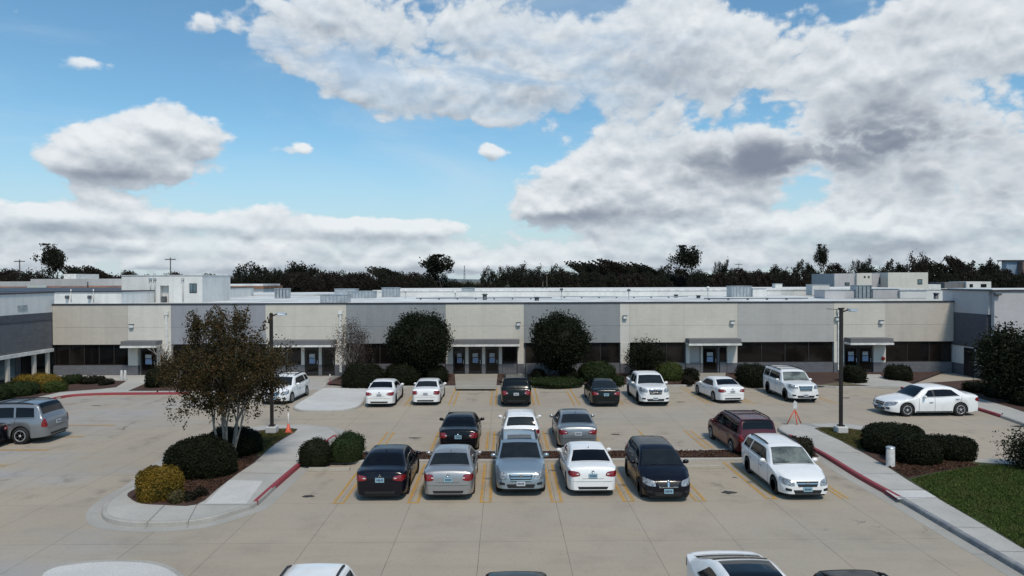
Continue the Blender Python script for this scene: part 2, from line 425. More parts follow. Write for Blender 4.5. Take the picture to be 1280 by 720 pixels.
for a in ([(233,656),(246,631)],[(180,657),(206,631)],[(297,591),(352,592)],[(347,553),(399,553)],[(320,576),(375,576)],[(246,631),(318,631)]):
    p, q = G(*a[0], .15), G(*a[1], .15); d = (q-p).normalized(); n_ = Vector((-d.y, d.x, 0))*.008
    mb.add([p+n_+Vector((0, 0, .006)), p-n_+Vector((0, 0, .006)), q-n_+Vector((0, 0, .006)), q+n_+Vector((0, 0, .006))], [(0, 1, 2, 3)])
for a in ([(1044,566),(1082,565.5)],[(1076,592),(1125,592)],[(1107,612),(1165,612)],[(1118,622),(1184,622)],[(1168,658),(1245,660)],[(1005,545),(1038,545)],[(1220,688),(1290,690)]):
    p, q = G(*a[0], .15), G(*a[1], .15); d = (q-p).normalized(); n_ = Vector((-d.y, d.x, 0))*.008
    mb.add([p+n_+Vector((0, 0, .006)), p-n_+Vector((0, 0, .006)), q-n_+Vector((0, 0, .006)), q+n_+Vector((0, 0, .006))], [(0, 1, 2, 3)])
struct('pavement_joints', mb, mat('joint_dark', (.16, .15, .13), .9))
mb = MB(); o_ = spline(gp([(322,632),(348,608),(376,583.5)]), 6)
def lift(pts, off):                              # painted skin on the kerb
    out = []
    for i, p in enumerate(pts):
        a = pts[max(0, i-1)]; b_ = pts[min(len(pts)-1, i+1)]; d = (b_-a).normalized(); out.append(p+Vector((d.y, -d.x))*off)
    return out
kerb(mb, lift(o_, .004), False, .168, .154); kerb(mb, lift(spline(gp([(396,565),(421,547.5)]), 4), .004), False, .168, .154)
struct('red_painted_kerb', mb, REDK)

# -- middle strip
YM0, YM1 = 29.45, 31.15
mb = MB()
xa, xb = G(380,575).x, G(1024,575).x
p = [(xa, YM0), (xb-.3, YM0), (xb+.5, YM1), (xa+.6, YM1)]
kerb(mb, [(xa-.3, YM0), (xb, YM0)], False, .15, .14); kerb(mb, [(xb+.2, YM1), (xa+.4, YM1)], False, .15, .14); struct('kerb', mb, KERB)
mb = MB(); mb.poly([(xa-.25, YM0+.14), (xb, YM0+.14), (xb+.3, YM1-.14), (xa+.5, YM1-.14)], .115); struct('mulch_strip', mb, MULCH)

# -- right island
Rl = [(1280,719),(1200,672),(1120,625),(1075,600),(1030,572),(1008,560),(985,547),(973,540),(974,535.5),(990,533),(1016,532.5)]
Rfar = [(1050,532),(1085,536),(1140,545),(1185,560),(1212,575),(1240,577),(1290,579),(1340,582)]
rl = spline(gp(Rl[:8]), 4); tip = spline(gp(Rl[7:]+Rfar), 4)
e0 = G(1280, 719); ext = e0+(G(1280,719)-G(1200,672)).normalized()*14
outer = [Vector((ext.x, ext.y))]+rl[:-1]+tip
outer2 = outer[::-1]
mb = MB(); kerb(mb, outer, False, .16, .15, -1); struct('kerb', mb, KERB)
poly = outer+[Vector((60, G(1340,582).y)), Vector((60, ext.y))]
ip = ccw(poly)
mb = MB(); mb.poly(inset(ip, .14), .142); struct('pavement', mb, WALK)
sr = [(1018,535),(1050,550),(1080,566),(1106,581),(1135,600),(1180,627),(1235,659),(1290,692)]
srp = gp(sr, .15); e2 = srp[-1]+(srp[-1]-srp[-2]).normalized()*12
turf_far = gp([(1340,583.5),(1290,581),(1240,579),(1212,577),(1180,561.5),(1138,547)], .15)
mb = MB(); mb.poly([*srp[3:], e2, Vector((58, e2.y, 0)), Vector((58, turf_far[0].y, 0)), *turf_far], .15); struct('turf_base', mb, TURF)
mb = MB(); mb.poly(gp([(1018,535),(1050,550),(1080,566),(1106,581),(1135,598),(1170,590),(1225,582),(1212,577.5),(1180,561.5),(1138,547),(1085,538),(1050,534)], .16), .158); struct('mulch_bed', mb, MULCH)
mb = MB(); mb.poly(spline(gp([(1020,535),(1050,550),(1078,564),(1092,556),(1086,541),(1052,534.5)], .16), 3, True), .166); struct('dry_grass_patch', mb, SOIL)
mb = MB(); mb.poly(gp([(1107,613),(1166,613),(1183,622),(1123,624)], .15), .149); struct('new_pavement_slab', mb, WALKN)
mb = MB(); rr = spline(gp([(1121,625.5),(1075,600),(1030,572),(1008,560),(985,547)]), 5)
kerb(mb, lift(rr, -.004), False, .168, .154, -1); struct('red_painted_kerb', mb, REDK)
mb = MB(); q = spline(gp([(1280,719),(1200,672),(1122,626)]), 3); kerb(mb, lift([Vector((ext.x, ext.y))]+q, -.004), False, .168, .154, -1); struct('worn_grey_kerb', mb, GREYK)
# gutter pans
def ribbon(mb, pts, a, b_, z):
    A = lift(pts, a); B = lift(pts, b_)
    n = len(pts); mb.add([(p.x, p.y, z) for p in A]+[(p.x, p.y, z) for p in B], [(i, i+1, n+i+1, n+i) if (b_-a) < 0 else (i, n+i, n+i+1, i+1) for i in range(n-1)])
mb = MB(); GUT = plain_ground('gutter_concrete', (.44, .42, .38), (.38, .365, .33), .7, bmp=.15, bs=22)
ribbon(mb, outer[:24], -.01, -.45, .004); P2 = pts+[pts[0]]; ribbon(mb, P2, .01, .45, .004); struct('gutter_pan', mb, GUT)

# -- bottom-left island tip
t_ = ccw(spline(gp([(40,735),(60,716),(100,708.5),(145,705.5),(185,707),(212,713),(232,726),(240,745),(230,800),(40,800)]), 4, True))
mb = MB(); kerb(mb, t_, True); struct('kerb', mb, KERB)
mb = MB(); mb.poly(inset(t_, .15), .142); struct('pavement', mb, WALKN)

# -- bed and walks along the long building
YF = 56.5                                        # facade plane
YK = 50.0                                        # kerb of the back row
mb = MB(); xk0, xk1 = G(452, 487).x, G(1012, 485).x
bk = gp([(1012,486),(1045,485.5),(1085,485.5),(1126,487)]); kerb(mb, [(xk0, YK), (xk1, YK)]+[(p.x, p.y) for p in bk[1:]], False, .15, .14); struct('kerb', mb, KERB)
mb = MB(); mb.poly([(xk0, YK+.14), (xk1, YK+.14), *[(p.x, p.y+.1) for p in bk[1:]], (36, YF), (-13, YF), (-13.2, YK+1.6)], .12); struct('mulch_bed', mb, MULCH)
mb = MB()
mb2 = MB()
for a in ([(570,488.6),(620,488.6),(622,470),(568,470)], [(880,486),(905,486),(912,470),(874,470)]):
    q = gp(a); q[2].y = q[3].y = YF-.1; mb2.poly(q, .128)
struct('entry_walk', mb2, plain_ground('entry_concrete', (.40, .37, .31), (.33, .305, .26), .8, bmp=.2, bs=22))
mb.poly(gp([(1090,485),(1062,481),(1068,476),(1078,469.5),(1100,470),(1106,475),(1135,480),(1148,485),(1126,486)]), .128)
struct('pavement', mb, WALK)
mb = MB(); mb.poly(gp([(1015,484.5),(1045,480),(1062,479),(1080,484),(1040,484.5)]), .124); struct('dry_grass_patch', mb, SOIL)
# ramp pad left of the back row
rp = ccw(spline(gp([(367,509),(371,514),(385,515.5),(420,515.5),(440,513),(452,508),(458,498),(461,488),(430,487),(404,487),(388,496)]), 3, True))
mb = MB(); kerb(mb, rp, True, .12, .12); struct('kerb', mb, KERB)
mb = MB(); mb.poly(inset(rp, .1), .114); struct('ramp_pad', mb, WALKN)
mb = MB(); mb.poly(gp([(376,488),(404,487),(412,471),(380,471)]), .006); struct('driveway_apron', mb, WALK)
# left walk with red kerb
lk = spline(gp([(-60,540),(0,516),(40,506),(66,500.5),(90,496),(130,494),(180,493.5),(236,493),(330,493),(352,486)]), 4)
mb = MB(); kerb(mb, lk, False, .16, .15, 1); struct('kerb', mb, KERB)
mb = MB(); poly = [Vector((p.x, p.y)) for p in lift(lk, -.14)]+[Vector((G(352,480).x, YF)), Vector((-37.5, YF)), Vector((-60, YF)), Vector((-60, lk[0].y))]
mb.poly(ccw(poly), .142); struct('pavement', mb, WALK)
mb = MB(); mb.poly(gp([(-60,520),(0,506),(30,500),(75,490),(122,486.5),(145,484),(158,476),(60,473),(20,473),(-60,478)], .15), .15)
mb.poly(gp([(160,488.5),(180,480),(196,477),(300,477),(300,488.5)], .15), .15); struct('mulch_bed', mb, MULCH)
mb = MB(); kerb(mb, lift(spline(gp([(66,500.5),(90,496),(130,494),(180,493.5),(236,493)]), 4), .004), False, .168, .154, 1); struct('red_painted_kerb', mb, REDK)
# right walk with red kerb
rk = spline(gp([(1125,486),(1138,490),(1160,496),(1200,507),(1225,514),(1250,522),(1300,540),(1360,560)]), 4)
mb = MB(); kerb(mb, rk, False, .16, .15, 1); struct('kerb', mb, KERB)
far = gp([(1360,545),(1300,525),(1262,512),(1225,501),(1190,492),(1165,487),(1140,482)])
mb = MB(); mb.poly(ccw([Vector((p.x, p.y)) for p in lift(rk, -.14)]+[Vector((p.x, p.y)) for p in far]), .142); struct('pavement', mb, WALK)
mb = MB(); mb.poly(ccw([Vector((p.x, p.y)) for p in far]+[Vector((36, 52)), Vector((60, 51)), Vector((60, far[0].y))]), .142); struct('mulch_bed', mb, MULCH)
mb = MB(); kerb(mb, lift(spline(gp([(1125,486),(1138,490),(1160,496),(1200,507),(1225,514),(1250,522)]), 4), .004), False, .168, .154, 1)
struct('red_painted_kerb', mb, REDK)

# painted bay lines
mb = MB()
def line(x, y0, y1, w=.10, z=.006): mb.poly([(x-w/2, y0), (x+w/2, y0), (x+w/2, y1), (x-w/2, y1)], z)
def pair(x, y0, y1, near=True):
    line(x-.16, y0, y1); line(x+.16, y0, y1)
    if near: mb.poly([(x-.11, y0), (x+.11, y0), (x+.11, y0+.1), (x-.11, y0+.1)], .006)
for i, x in enumerate([-5.8,-3.2,-.67,1.83,4.36,6.87]): pair(x, 24.2, 29.35)
pair(9.45, 24.4, 29.35); line(11.95, 24.4, 27.3); line(12.15, 24.4, 27.3)
for x in [-5.8,-3.2,-.67,1.83]: pair(x, 31.25, 35.6, False)
pair(4.36, 33.0, 35.6, False); pair(9.4, 31.25, 35.6, False); line(6.9, 33.2, 35.6)
for x in [-6.0,-3.3,-.7,2.0,4.5,7.2,12.8,15.4,20.6]: pair(x, 43.0, 49.6, False)
for yy in (29.5, 32.2, 34.9, 37.6):
    for o in (-.1, .1): mb.poly([(-29, yy+o-.045), (-21, yy+o-.045), (-21, yy+o+.045), (-29, yy+o+.045)], .006)
struct('parking_lines', mb, YEL)
# worn dark patches on the slab
def blob2(px, py, w, h, rng, z=.008):
    c = G(px, py); n = 18; return [(c.x+w*math.cos(2*PI*i/n)*(.6+.6*rng.random()), c.y+h*math.sin(2*PI*i/n)*(.6+.6*rng.random())) for i in range(n)]
mb = MB(); rng = random.Random(9)
for a in [(386,620.5,.26,.16),(910,615.5,.3,.2),(518,547.5,.34,.1),(769,543,.25,.12),(851,502.5,.3,.12),(1007,619,.05,.05),(1198,558,.05,.05),(918,597,.1,.05),(215,506.5,.35,.12),(1049,573.5,.4,.2),(120,507,.3,.1),(1058,497.5,.3,.15),(1274,533,.5,.2)]:
    mb.poly(blob2(*a, rng), .008)
struct('tar_patches', mb, mat('tar', (.035, .033, .03), .7, bmp=.5))

# ------------------------------------------------------------------ buildings
CREAM = wallmat('cream_block', (.61, .572, .495)); CREAM2 = wallmat('pale_cream_block', (.67, .635, .57)); TAN = wallmat('tan_block', (.53, .485, .42))
GREY = wallmat('grey_block', (.285, .30, .305)); LGREY = wallmat('light_grey_block', (.45, .44, .42)); BGREY = wallmat('cool_grey_block', (.30, .305, .33))
DGREY = wallmat('dark_grey_brick', (.135, .14, .155), brick=True); NAVY = wallmat('slate_blue_block', (.095, .10, .12), brick=True)
WHITEW = wallmat('white_wall', (.72, .715, .69), .16); OFFW = wallmat('offwhite_wall', (.50, .49, .48), .14); LILAC = wallmat('pale_grey_wall', (.50, .485, .49), .12)
ROOFW = mat('white_roof_membrane', (.70, .71, .70), .8, scale=.22, c2=(.46, .47, .46), bmp=.2)
COPE = mat('dark_coping', (.035, .03, .035), .5)
GLASS = mat('dark_window_glass', (.006, .005, .005), .08, scale=.5, c2=(.010, .008, .007), spec=.3)
GLS = [GLASS, mat('window_blind_glass', (.020, .017, .014), .12, scale=.7, c2=(.008, .007, .006), spec=.3), mat('window_black_glass', (.005, .005, .005), .05), mat('window_brown_glass', (.012, .009, .008), .07, scale=2, c2=(.016, .012, .010), spec=.3)]; prng = random.Random(4)
MULL = mat('bronze_mullion', (.022, .018, .016), .5)
DOORM = mat('dark_door', (.012, .011, .013), .35)
PAPER = mat('paper_notice', (.32, .42, .58), .7, scale=18, c2=(.10, .16, .30)); PAPER2 = mat('white_notice', (.55, .58, .60), .7, scale=25, c2=(.18, .2, .25))
WTRIM = mat('white_trim', (.66, .65, .62), .6); GTRIM = wallmat('grey_canopy_edge', (.17, .17, .175), .2)
GALV = mat('galvanised_steel', (.38, .41, .43), .45, .5, scale=2); GALVD = mat('dark_steel', (.10, .11, .12), .5, .4)
LAMPG = mat('lamp_lens', (.62, .63, .62), .25)
ROOFH, TOP, WIN1, WIN0 = 5.6, 5.92, 2.62, .92
def fx(px): return P(px, 430, YF).x
def zat(py, Y, px=640): return P(px, py, Y).z
B = empty('main_building', (0, YF, 0), 0, 'long low cream and grey block building with white roof behind the parking bays', 'building')
def bpart(name, mb, m, parent=None, label=None):
    parent = parent or B; root = parent
    o = mb.build(name, m)
    o.parent = parent
    w = Vector((0, 0, 0)); q = parent
    while q is not None: w += Vector(q.location); q = q.parent
    o.data.transform(Matrix.Translation(-w))
    if label: o['label'] = label
    return o
panels = [(66,160,TAN),(160,214,CREAM2),(214,332,BGREY),(332,433,CREAM),(433,557,GREY),(557,655,CREAM),(655,775,GREY),(775,787,CREAM2),(787,855,CREAM),(855,922,CREAM),(922,1042,LGREY),(1042,1107,CREAM),(1107,1192,TAN)]
for a, b_, mm in panels:
    x0, x1 = fx(a)+.006, fx(b_)-.006
    mb = MB(); mb.box(x0, x1, YF, YF+.3, WIN1, 4.0); mb.box(x0, x1, YF, YF+.3, 4.012, TOP-.1)
    bpart('wall_panel', mb, mm)
mb = MB(); mb.box(fx(66), fx(1192), YF+.31, YF+.6, 0, TOP-.1); bpart('back_wall', mb, GREY)
mb = MB(); mb.box(fx(65), fx(1193), YF-.06, YF+.36, TOP-.1, TOP); bpart('coping', mb, COPE)
mb = MB(); mb.box(fx(66), fx(1192), YF+.37, 95, ROOFH-.3, ROOFH)
mb.box(fx(66), fx(1192), YF+.37, YF+.5, ROOFH, TOP-.02); bpart('roof', mb, ROOFW)
def window(a, b_, n, z0=WIN0, z1=WIN1, rec=.2):
    x0, x1 = fx(a), fx(b_); mb = MB()
    fr = bpart('window', MB().box(x0, x1, YF+rec-.02, YF+rec+.05, z1-.07, z1).box(x0, x1, YF+rec-.02, YF+rec+.05, z0, z0+.07), MULL)
    for i in range(n): bpart('pane', MB().box(x0+(x1-x0)*i/n, x0+(x1-x0)*(i+1)/n-.001, YF+rec+.02, YF+rec+.04, z0+.07, z1-.07), GLS[prng.choice((0, 0, 1, 2, 3))], fr)
    for i in range(n+1):
        xx = x0+(x1-x0)*i/n; bpart('mullion', MB().box(max(x0, xx-.035), min(x1, xx+.035), YF+rec-.03, YF+rec+.018, z0+.071, z1-.071), MULL, fr)
    return fr
def wains(a, b_, z1=WIN0, mm=None):
    mb = MB(); mb.box(fx(a)+.004, fx(b_)-.004, YF-.02, YF+.3, 0, z1); bpart('base_wall', mb, mm or DGREY)
def infill(a, b_, mm, z0=0, z1=WIN1, rec=0):
    mb = MB(); mb.box(fx(a)+.004, fx(b_)-.004, YF+rec, YF+.3, z0, z1); bpart('wall_infill', mb, mm)
for a, b_, n in [(66.5,159.5,5),(215,331,6),(433.5,556.5,6),(657,774.5,5),(788,856.5,3),(923,1041.5,4),(1108,1190.5,3)]:
    window(a, b_, n); wains(a, b_)
def canopy(a, b_, z0=2.45, d=1.1):
    x0, x1 = fx(a), fx(b_); c = MB(); c.box(x0, x1, YF-d, YF-.002, z0+.16, z0+.52); o = bpart('canopy', c, GTRIM)
    c = MB(); c.box(x0-.03, x1+.03, YF-d-.04, YF-.002, z0, z0+.155); bpart('fascia', c, WTRIM, o)
def door(a, b_, notice=True, h=2.28, rec=.12):
    x0, x1 = fx(a), fx(b_); c = MB(); c.box(x0, x1, YF+rec, YF+rec+.05, .02, h); o = bpart('door', c, DOORM)
    c = MB(); c.box(x0+.1, x1-.1, YF+rec-.008, YF+rec-.002, .35, h-.2); bpart('pane', c, GLASS, o)
    c = MB(); c.box(x1-.14, x1-.1, YF+rec-.06, YF+rec-.009, .95, 1.25); bpart('handle', c, GALV, o)
    if notice:
        c = MB(); w = (x1-x0); c.box(x0+w*.3, x1-w*.28, YF+rec-.014, YF+rec-.0085, 1.0, 1.42); bpart('notice', c, PAPER, o)
        c = MB(); c.box(x0+w*.3, x1-w*.3, YF+rec-.014, YF+rec-.0085, 1.48, 1.78); bpart('notice', c, PAPER2, o)
def column(a, b_, mm=None):
    c = MB(); c.box(fx(a), fx(b_), YF-.03, YF+.3, WIN0, WIN1); bpart('pier', c, mm or CREAM2)
    c = MB(); c.box(fx(a)-.02, fx(b_)+.02, YF-.05, YF+.3, 0, WIN0-.003); bpart('pier_base', c, DGREY)
# entrance one
canopy(160,203); column(160.2,172, CREAM2); door(175,194); column(196,214, CREAM2)
# entrance two
canopy(341,421); column(333,341); window(342,357,1,.95,2.3); wains(342,357); window(359,376,1,.95,2.3); wains(359,376); column(376.5,380.5); door(381,398); column(398.5,402); door(402.5,418,False); column(419,432.5)
# main entrance
canopy(564,649); column(557.5,566); door(567,581); column(581.5,585.5); door(586,602); column(602.5,606.5); door(607,623,True); column(623.5,627.5); window(628,646,1,.95,2.3); wains(628,646); column(647,654.5)
column(775.5,787)
# entrance four
canopy(857,921); column(857.5,862); infill(862.5,875.5,LGREY,WIN0,2.5,.15); wains(862.5,875.5); column(876,878.2); door(878.6,897); infill(897.4,899.6,DGREY,0,2.5,.1); window(900,908.5,1,1.0,2.2); wains(900,908.5,1.0); column(909,921.5)
# entrance five
canopy(1055,1107.5); column(1042.5,1055); door(1056,1073); door(1074,1091); column(1092,1107)
for px in (209, 426, 1048): 
    x = fx(px); c = MB(); c.box(x-.09, x+.09, YF-.12, YF-.035, .3, 5.0); c.box(x-.16, x+.16, YF-.16, YF-.035, 5.0, 5.3); bpart('downspout', c, WTRIM)
def wlight(px, py, parent=None, Y=YF):
    p_ = P(px, py, Y); c = MB(); c.box(p_.x-.16, p_.x+.16, Y-.22, Y-.004, p_.z-.12, p_.z+.14, .04); o = bpart('wall_light', c, LAMPG)
    c = MB(); c.box(p_.x-.18, p_.x+.18, Y-.25, Y-.004, p_.z+.145, p_.z+.19); bpart('cover', c, GALVD, o)
for q in [(165,408),(648,405.5),(781,397),(915,403.5),(1046,399),(1101,403)]: wlight(*q)
c = MB(); c.lathe([(0.001, -.1), (.14, -.1), (.16, -.03), (.16, 0)], 12, 'y', (fx(1103.5), YF-.04, zat(448,YF,1103))); bpart('alarm_bell', c, mat('red_enamel', (.35, .02, .02), .4))
# raised rear block
YB = 92; x0, x1 = P(467,370,YB).x, P(1186,370,YB).x; zb = P(800,362.3,YB).z
mb = MB(); mb.box(x0, x1, YB, 118, 0, zb); bpart('rear_block', mb, WHITEW)
mb = MB(); mb.box(x0-.1, x1+.1, YB-.08, YB-.005, zb-.12, zb+.08); bpart('coping', mb, WTRIM)
x0b = P(100,370,100).x
mb = MB(); mb.box(x0b, x0-.02, 96.5, 112, 0, P(420,367,100).z); bpart('rear_block', mb, ROOFW)
Y2 = 78; mb = MB(); mb.box(P(360,370,Y2).x, P(900,370,Y2).x, Y2, Y2+.25, ROOFH+.003, P(640,374.6,Y2).z); bpart('roof_upstand', mb, ROOFW)

# left wing (runs towards the camera)
XW = fx(66)-.02; LW = empty('left_wing_building', (XW, 50, 0), 0, 'white and slate wing on the left edge with recessed windows under a white fascia', 'building')
def lp(n, mb, m, par=None): return bpart(n, mb, m, par or LW)
lp('wall', MB().box(-70, XW, 38, YF+.29, 5.25, 6.8), WHITEW)
lp('dark_band', MB().box(-70, XW+.02, 38, YF-.01, 4.68, 5.248), NAVY)
lp('wall', MB().box(-70, XW-.02, 38, YF-.01, 2.35, 4.678), DGREY)
lp('fascia', MB().box(-60, XW+.12, 38, YF-.01, 2.08, 2.348), WTRIM)
lp('coping', MB().box(-70, XW+.06, 37.9, YF+.35, 6.8, 6.9), COPE)
lp('rear_block', MB().box(-70, P(152,370,63).x, 63, 96, 0, 6.75), WHITEW)
lp('coping', MB().box(-70, P(152,370,63).x+.05, 62.9, 96, 6.753, 6.84), COPE)
lp('roof', MB().box(-69.5, XW-.5, YF+.36, 62.88, 5.2, 5.55), ROOFW)
lp('recess_wall', MB().box(-70, XW-1.3, 38, YF-.01, 0, 2.078), DGREY)
BLUEG = mat('blue_tinted_glass', (.16, .24, .27), .1, scale=.6, c2=(.09, .14, .16))
for k in range(5):
    y1 = 54.0-k*2.7; w = lp('window', MB().box(XW-1.3, XW-1.22, y1-2.4, y1, .25, 2.0), MULL)
    lp('pane', MB().box(XW-1.219, XW-1.2, y1-2.3, y1-1.24, .35, 1.9).box(XW-1.219, XW-1.2, y1-1.16, y1-.1, .35, 1.9), BLUEG, w)
for y1 in (54.6, 56.2, 51.7): lp('column', MB().box(XW-.24, XW-.04, y1-.26, y1, 0, 2.078), CREAM)
lp('door', MB().box(XW-1.299, XW-1.2, 54.7, 55.7, 0, 2.05), DOORM)
v = P(27,387,52.6); lp('vent', MB().box(XW, XW+.05, 52.5, 53.5, 5.6, 5.95), GALV)
for px in (85, 113):
    q = P(px, 370, 63); o = lp('wall_light', MB().box(q.x-.13, q.x+.13, 62.7, 62.99, q.z-.25, q.z+.05, .04), GALVD); lp('conduit', MB().tube([(q.x+.3, 62.95, q.z-.5), (q.x+.3, 62.95, q.z+.62)], .04, 6), WTRIM, o)
# tower on the left roof
TB = empty('roof_tower', (P(170,370,69).x, 69, 5.6), 0, 'white flat-topped block with vertical pipes standing on the left roof', 'roof tower')
def tp(n, mb, m, par=None): return bpart(n, mb, m, par or TB)
a0, a1, a2, a3, a4 = (P(px, 360, 69).x for px in (152,188,200,235,253))
zt = P(200,344.5,69).z
tp('wall', MB().box(a0, a2, 69, 76, 5.602, zt).box(P(211,360,69).x, a4, 69.002, 76, 5.602, zt-.02).box(a2+.003, P(211,360,69).x-.003, 69.5, 76, 5.602, zt-.03).box(a2+.003, P(211,360,69).x-.003, 69.003, 69.49, P(200,357,69).z, zt-.03), WHITEW)
tp('coping', MB().box(a0-.05, a4+.05, 68.93, 76.05, zt+.003, zt+.06), WTRIM)
for px in (188.5,194,229): q = P(px,350,69); tp('drain_pipe', MB().tube([(q.x, 68.9, 5.7), (q.x, 68.9, q.z)], .05, 6).box(q.x-.12, q.x+.12, 68.8, 68.99, q.z, q.z+.2), GALV if px < 220 else OFFW)
q = P(240,360,69); w = tp('window', MB().box(P(237,360,69).x, P(246,360,69).x, 68.97, 68.999, P(0,367,69).z, P(0,355,69).z), MULL)
tp('pane', MB().box(P(238,360,69).x, P(241,360,69).x, 68.955, 68.969, P(0,366,69).z, P(0,356,69).z).box(P(242,360,69).x, P(245,360,69).x, 68.955, 68.969, P(0,366,69).z, P(0,356,69).z), BLUEG, w)
tp('cabinet', MB().box(P(201,360,69).x, P(206,360,69).x, 69.1, 69.4, 5.65, 6.2), GALVD)
tp('door', MB().box(P(207,360,69).x, P(210.5,360,69).x, 69.45, 69.49, 5.65, 7.3), OFFW)

# rust-brown long low roof and pale hall behind on the left
HB = empty('pale_hall', (P(60,360,105).x, 105, 0), 0, 'pale grey hall far back on the left with stepped roofline', 'building')
def hp(n, mb, m, par=None): return bpart(n, mb, m, par or HB)
hp('wall', MB().box(P(-60,350,105).x, P(38,350,105).x, 105, 125, 0, P(20,352,105).z), OFFW)
hp('wall', MB().box(P(38,350,105).x+.01, P(56,350,105).x, 105, 125, 0, P(45,350,105).z+.15), OFFW)
hp('wall', MB().box(P(56,350,105).x+.01, P(165,350,105).x, 105, 125, 0, P(100,348.5,105).z), OFFW)
hp('skylight', MB().box(P(64,350,105).x, P(80,350,105).x, 108, 114, P(100,348.5,105).z+.002, P(70,342.5,108).z), WTRIM)
RB = empty('rusty_lean_to_roof', (P(80,360,98).x, 98, 0), 0, 'rust brown sloping roof with blue tarps behind the white left parapet', 'shed')
RUST = mat('rusted_sheet', (.30, .145, .075), .8, scale=.6, c2=(.17, .09, .06), bmp=.4)
def sheet(px0, px1, yb, yt, Y0, Y1, th=.12):
    a, b_, c, d = P(px0,yb,Y0), P(px1,yb,Y0), P(px1,yt,Y1), P(px0,yt,Y1); dz = Vector((0, 0, th))
    return MB().add([a, b_, c, d, a-dz, b_-dz, c-dz, d-dz], [(0, 1, 2, 3), (7, 6, 5, 4), (0, 4, 5, 1), (1, 5, 6, 2), (2, 6, 7, 3), (3, 7, 4, 0)])
bpart('roof_sheet', sheet(-40,34,363,358,97,101), RUST, RB); bpart('roof_sheet', sheet(58,106,362.5,357.5,97,101), RUST, RB); bpart('roof_sheet', sheet(106.3,152,362,357,97,101), RUST, RB)
bpart('tarp', sheet(34,58,362.5,356.5,97,100), mat('grey_blue_tarp', (.30, .36, .38), .6, scale=1.2, c2=(.38, .34, .22), bmp=.5), RB)
bpart('wall', MB().box(P(-40,350,97).x, P(152,350,97).x, 97.1, 101.5, 0, 6.0), COPE, RB)
bpart('post', MB().tube([P(110,363,96.9), P(109.5,352.5,96.9)], .09, 6), COPE, RB)
# second rusty strip and sheds right of the tower
SB = empty('brown_roof_shed', (P(290,360,112.5).x, 112.5, 0), 0, 'brown edged white shed roof to the right of the roof tower', 'shed')
bpart('wall', MB().box(P(254,360,112.5).x, P(329,360,112.5).x, 112.5, 122, 0, P(290,361,112.5).z), WHITEW, SB)
bpart('roof_edge', MB().box(P(256,360,112.5).x, P(330,360,112.5).x, 112.2, 122, P(290,361,112.5).z+.004, P(290,357.5,112.5).z), RUST, SB)
bpart('roof', MB().box(P(256,360,112.5).x, P(329,360,112.5).x, 112.4, 121, P(290,357.5,112.5).z+.004, P(290,355.2,112.5).z), ROOFW, SB)

# right wing
RWX = fx(1192)+.02; RW = empty('right_wing_building', (RWX, 54, 0), 0, 'pale grey wing on the right edge with slate blue panel and dark door', 'building')
def rp_(n, mb, m, par=None): return bpart(n, mb, m, par or RW)
ZR = 6.78
rp_('wall', MB().box(RWX, 60, 52.45, YF+1.5, 5.0, ZR), LILAC)
rp_('slate_panel', MB().box(RWX-.03, 60, 52.6, YF+1.4, 2.35, 4.998), NAVY)
rp_('wall', MB().box(RWX+.02, 60, 52.6, YF+1.4, .9, 2.348), WHITEW); rp_('base_wall', MB().box(RWX, 60, 52.6, YF+1.4, 0, .898), DGREY)
rp_('front_wall', MB().box(RWX+.2, 60, 52.1, 52.445, 0, ZR-.002), LILAC)
rp_('coping', MB().box(RWX-.08, 60.1, 52.0, YF+1.6, ZR+.002, ZR+.1), COPE)
rp_('roof', MB().box(RWX+.4, 60, 52.6, YF+1.5, ZR+.103, ZR+.16), ROOFW)
rp_('door', MB().box(RWX-.04, RWX+.015, 54.0, 55.2, .02, 2.25), DOORM)
q = P(1245,367.5,52.1); rp_('wall_light', MB().box(q.x-.25, q.x+.25, 51.8, 52.09, q.z-.1, q.z+.1, .04), GALVD)
# tower blocks behind right roof
TR = empty('plant_room', (P(1100,360,112).x, 119, 0), 0, 'white plant room of joined blocks with small windows above the right roof', 'plant room')
def trp(n, mb, m, par=None): return bpart(n, mb, m, par or TR)
def px_box(a, b_, yt, Y, d, m, nm='wall'): return trp(nm, MB().box(P(a,350,Y).x, P(b_,350,Y).x, Y, Y+d, 0, P((a+b_)/2,yt,Y).z), m)
px_box(1043,1070.8,342,121,9,LILAC); px_box(1071,1090,341.5,120.5,9,CREAM2); px_box(1090.3,1109.7,342,123,8,LILAC); px_box(1110,1160,340.6,120.5,9,CREAM2); px_box(1160.3,1176,355.5,121,6,WHITEW)  # grey blocks paint the shaded left-facing sides, cream ones the sunlit fronts
for a, b_, t, bt in ((1056,1062,353,357),(1099,1108,347,355),(1147,1153,349,355.5),(1080,1082,345,347.5),(1085,1087,345,347.5)):
    Y = 120.46 if a > 1110 or a < 1090 and a > 1070 else (122.96 if a > 1090 else 120.96)
    w = trp('window', MB().box(P(a,350,Y).x, P(b_,350,Y).x, Y, Y+.035, P(a,bt,Y).z, P(a,t,Y).z), MULL)
    trp('pane', MB().box(P(a,350,Y).x+.12, P(b_,350,Y).x-.12, Y-.02, Y-.003, P(a,bt,Y).z+.12, P(a,t,Y).z-.12), BLUEG, w)
SR = empty('small_roof_cabin', (P(1200,350,126).x, 126, 0), 0, 'small white cabin with windows above the far right roofline', 'cabin')
bpart('wall', MB().box(P(1208,350,126).x, P(1239,350,126).x, 126, 131, 0, P(1220,352,126).z), WHITEW, SR)
bpart('wall', MB().box(P(1183,350,126).x, P(1207.5,350,126).x, 126.5, 131, 0, P(1200,352.8,126).z), GTRIM, SR)
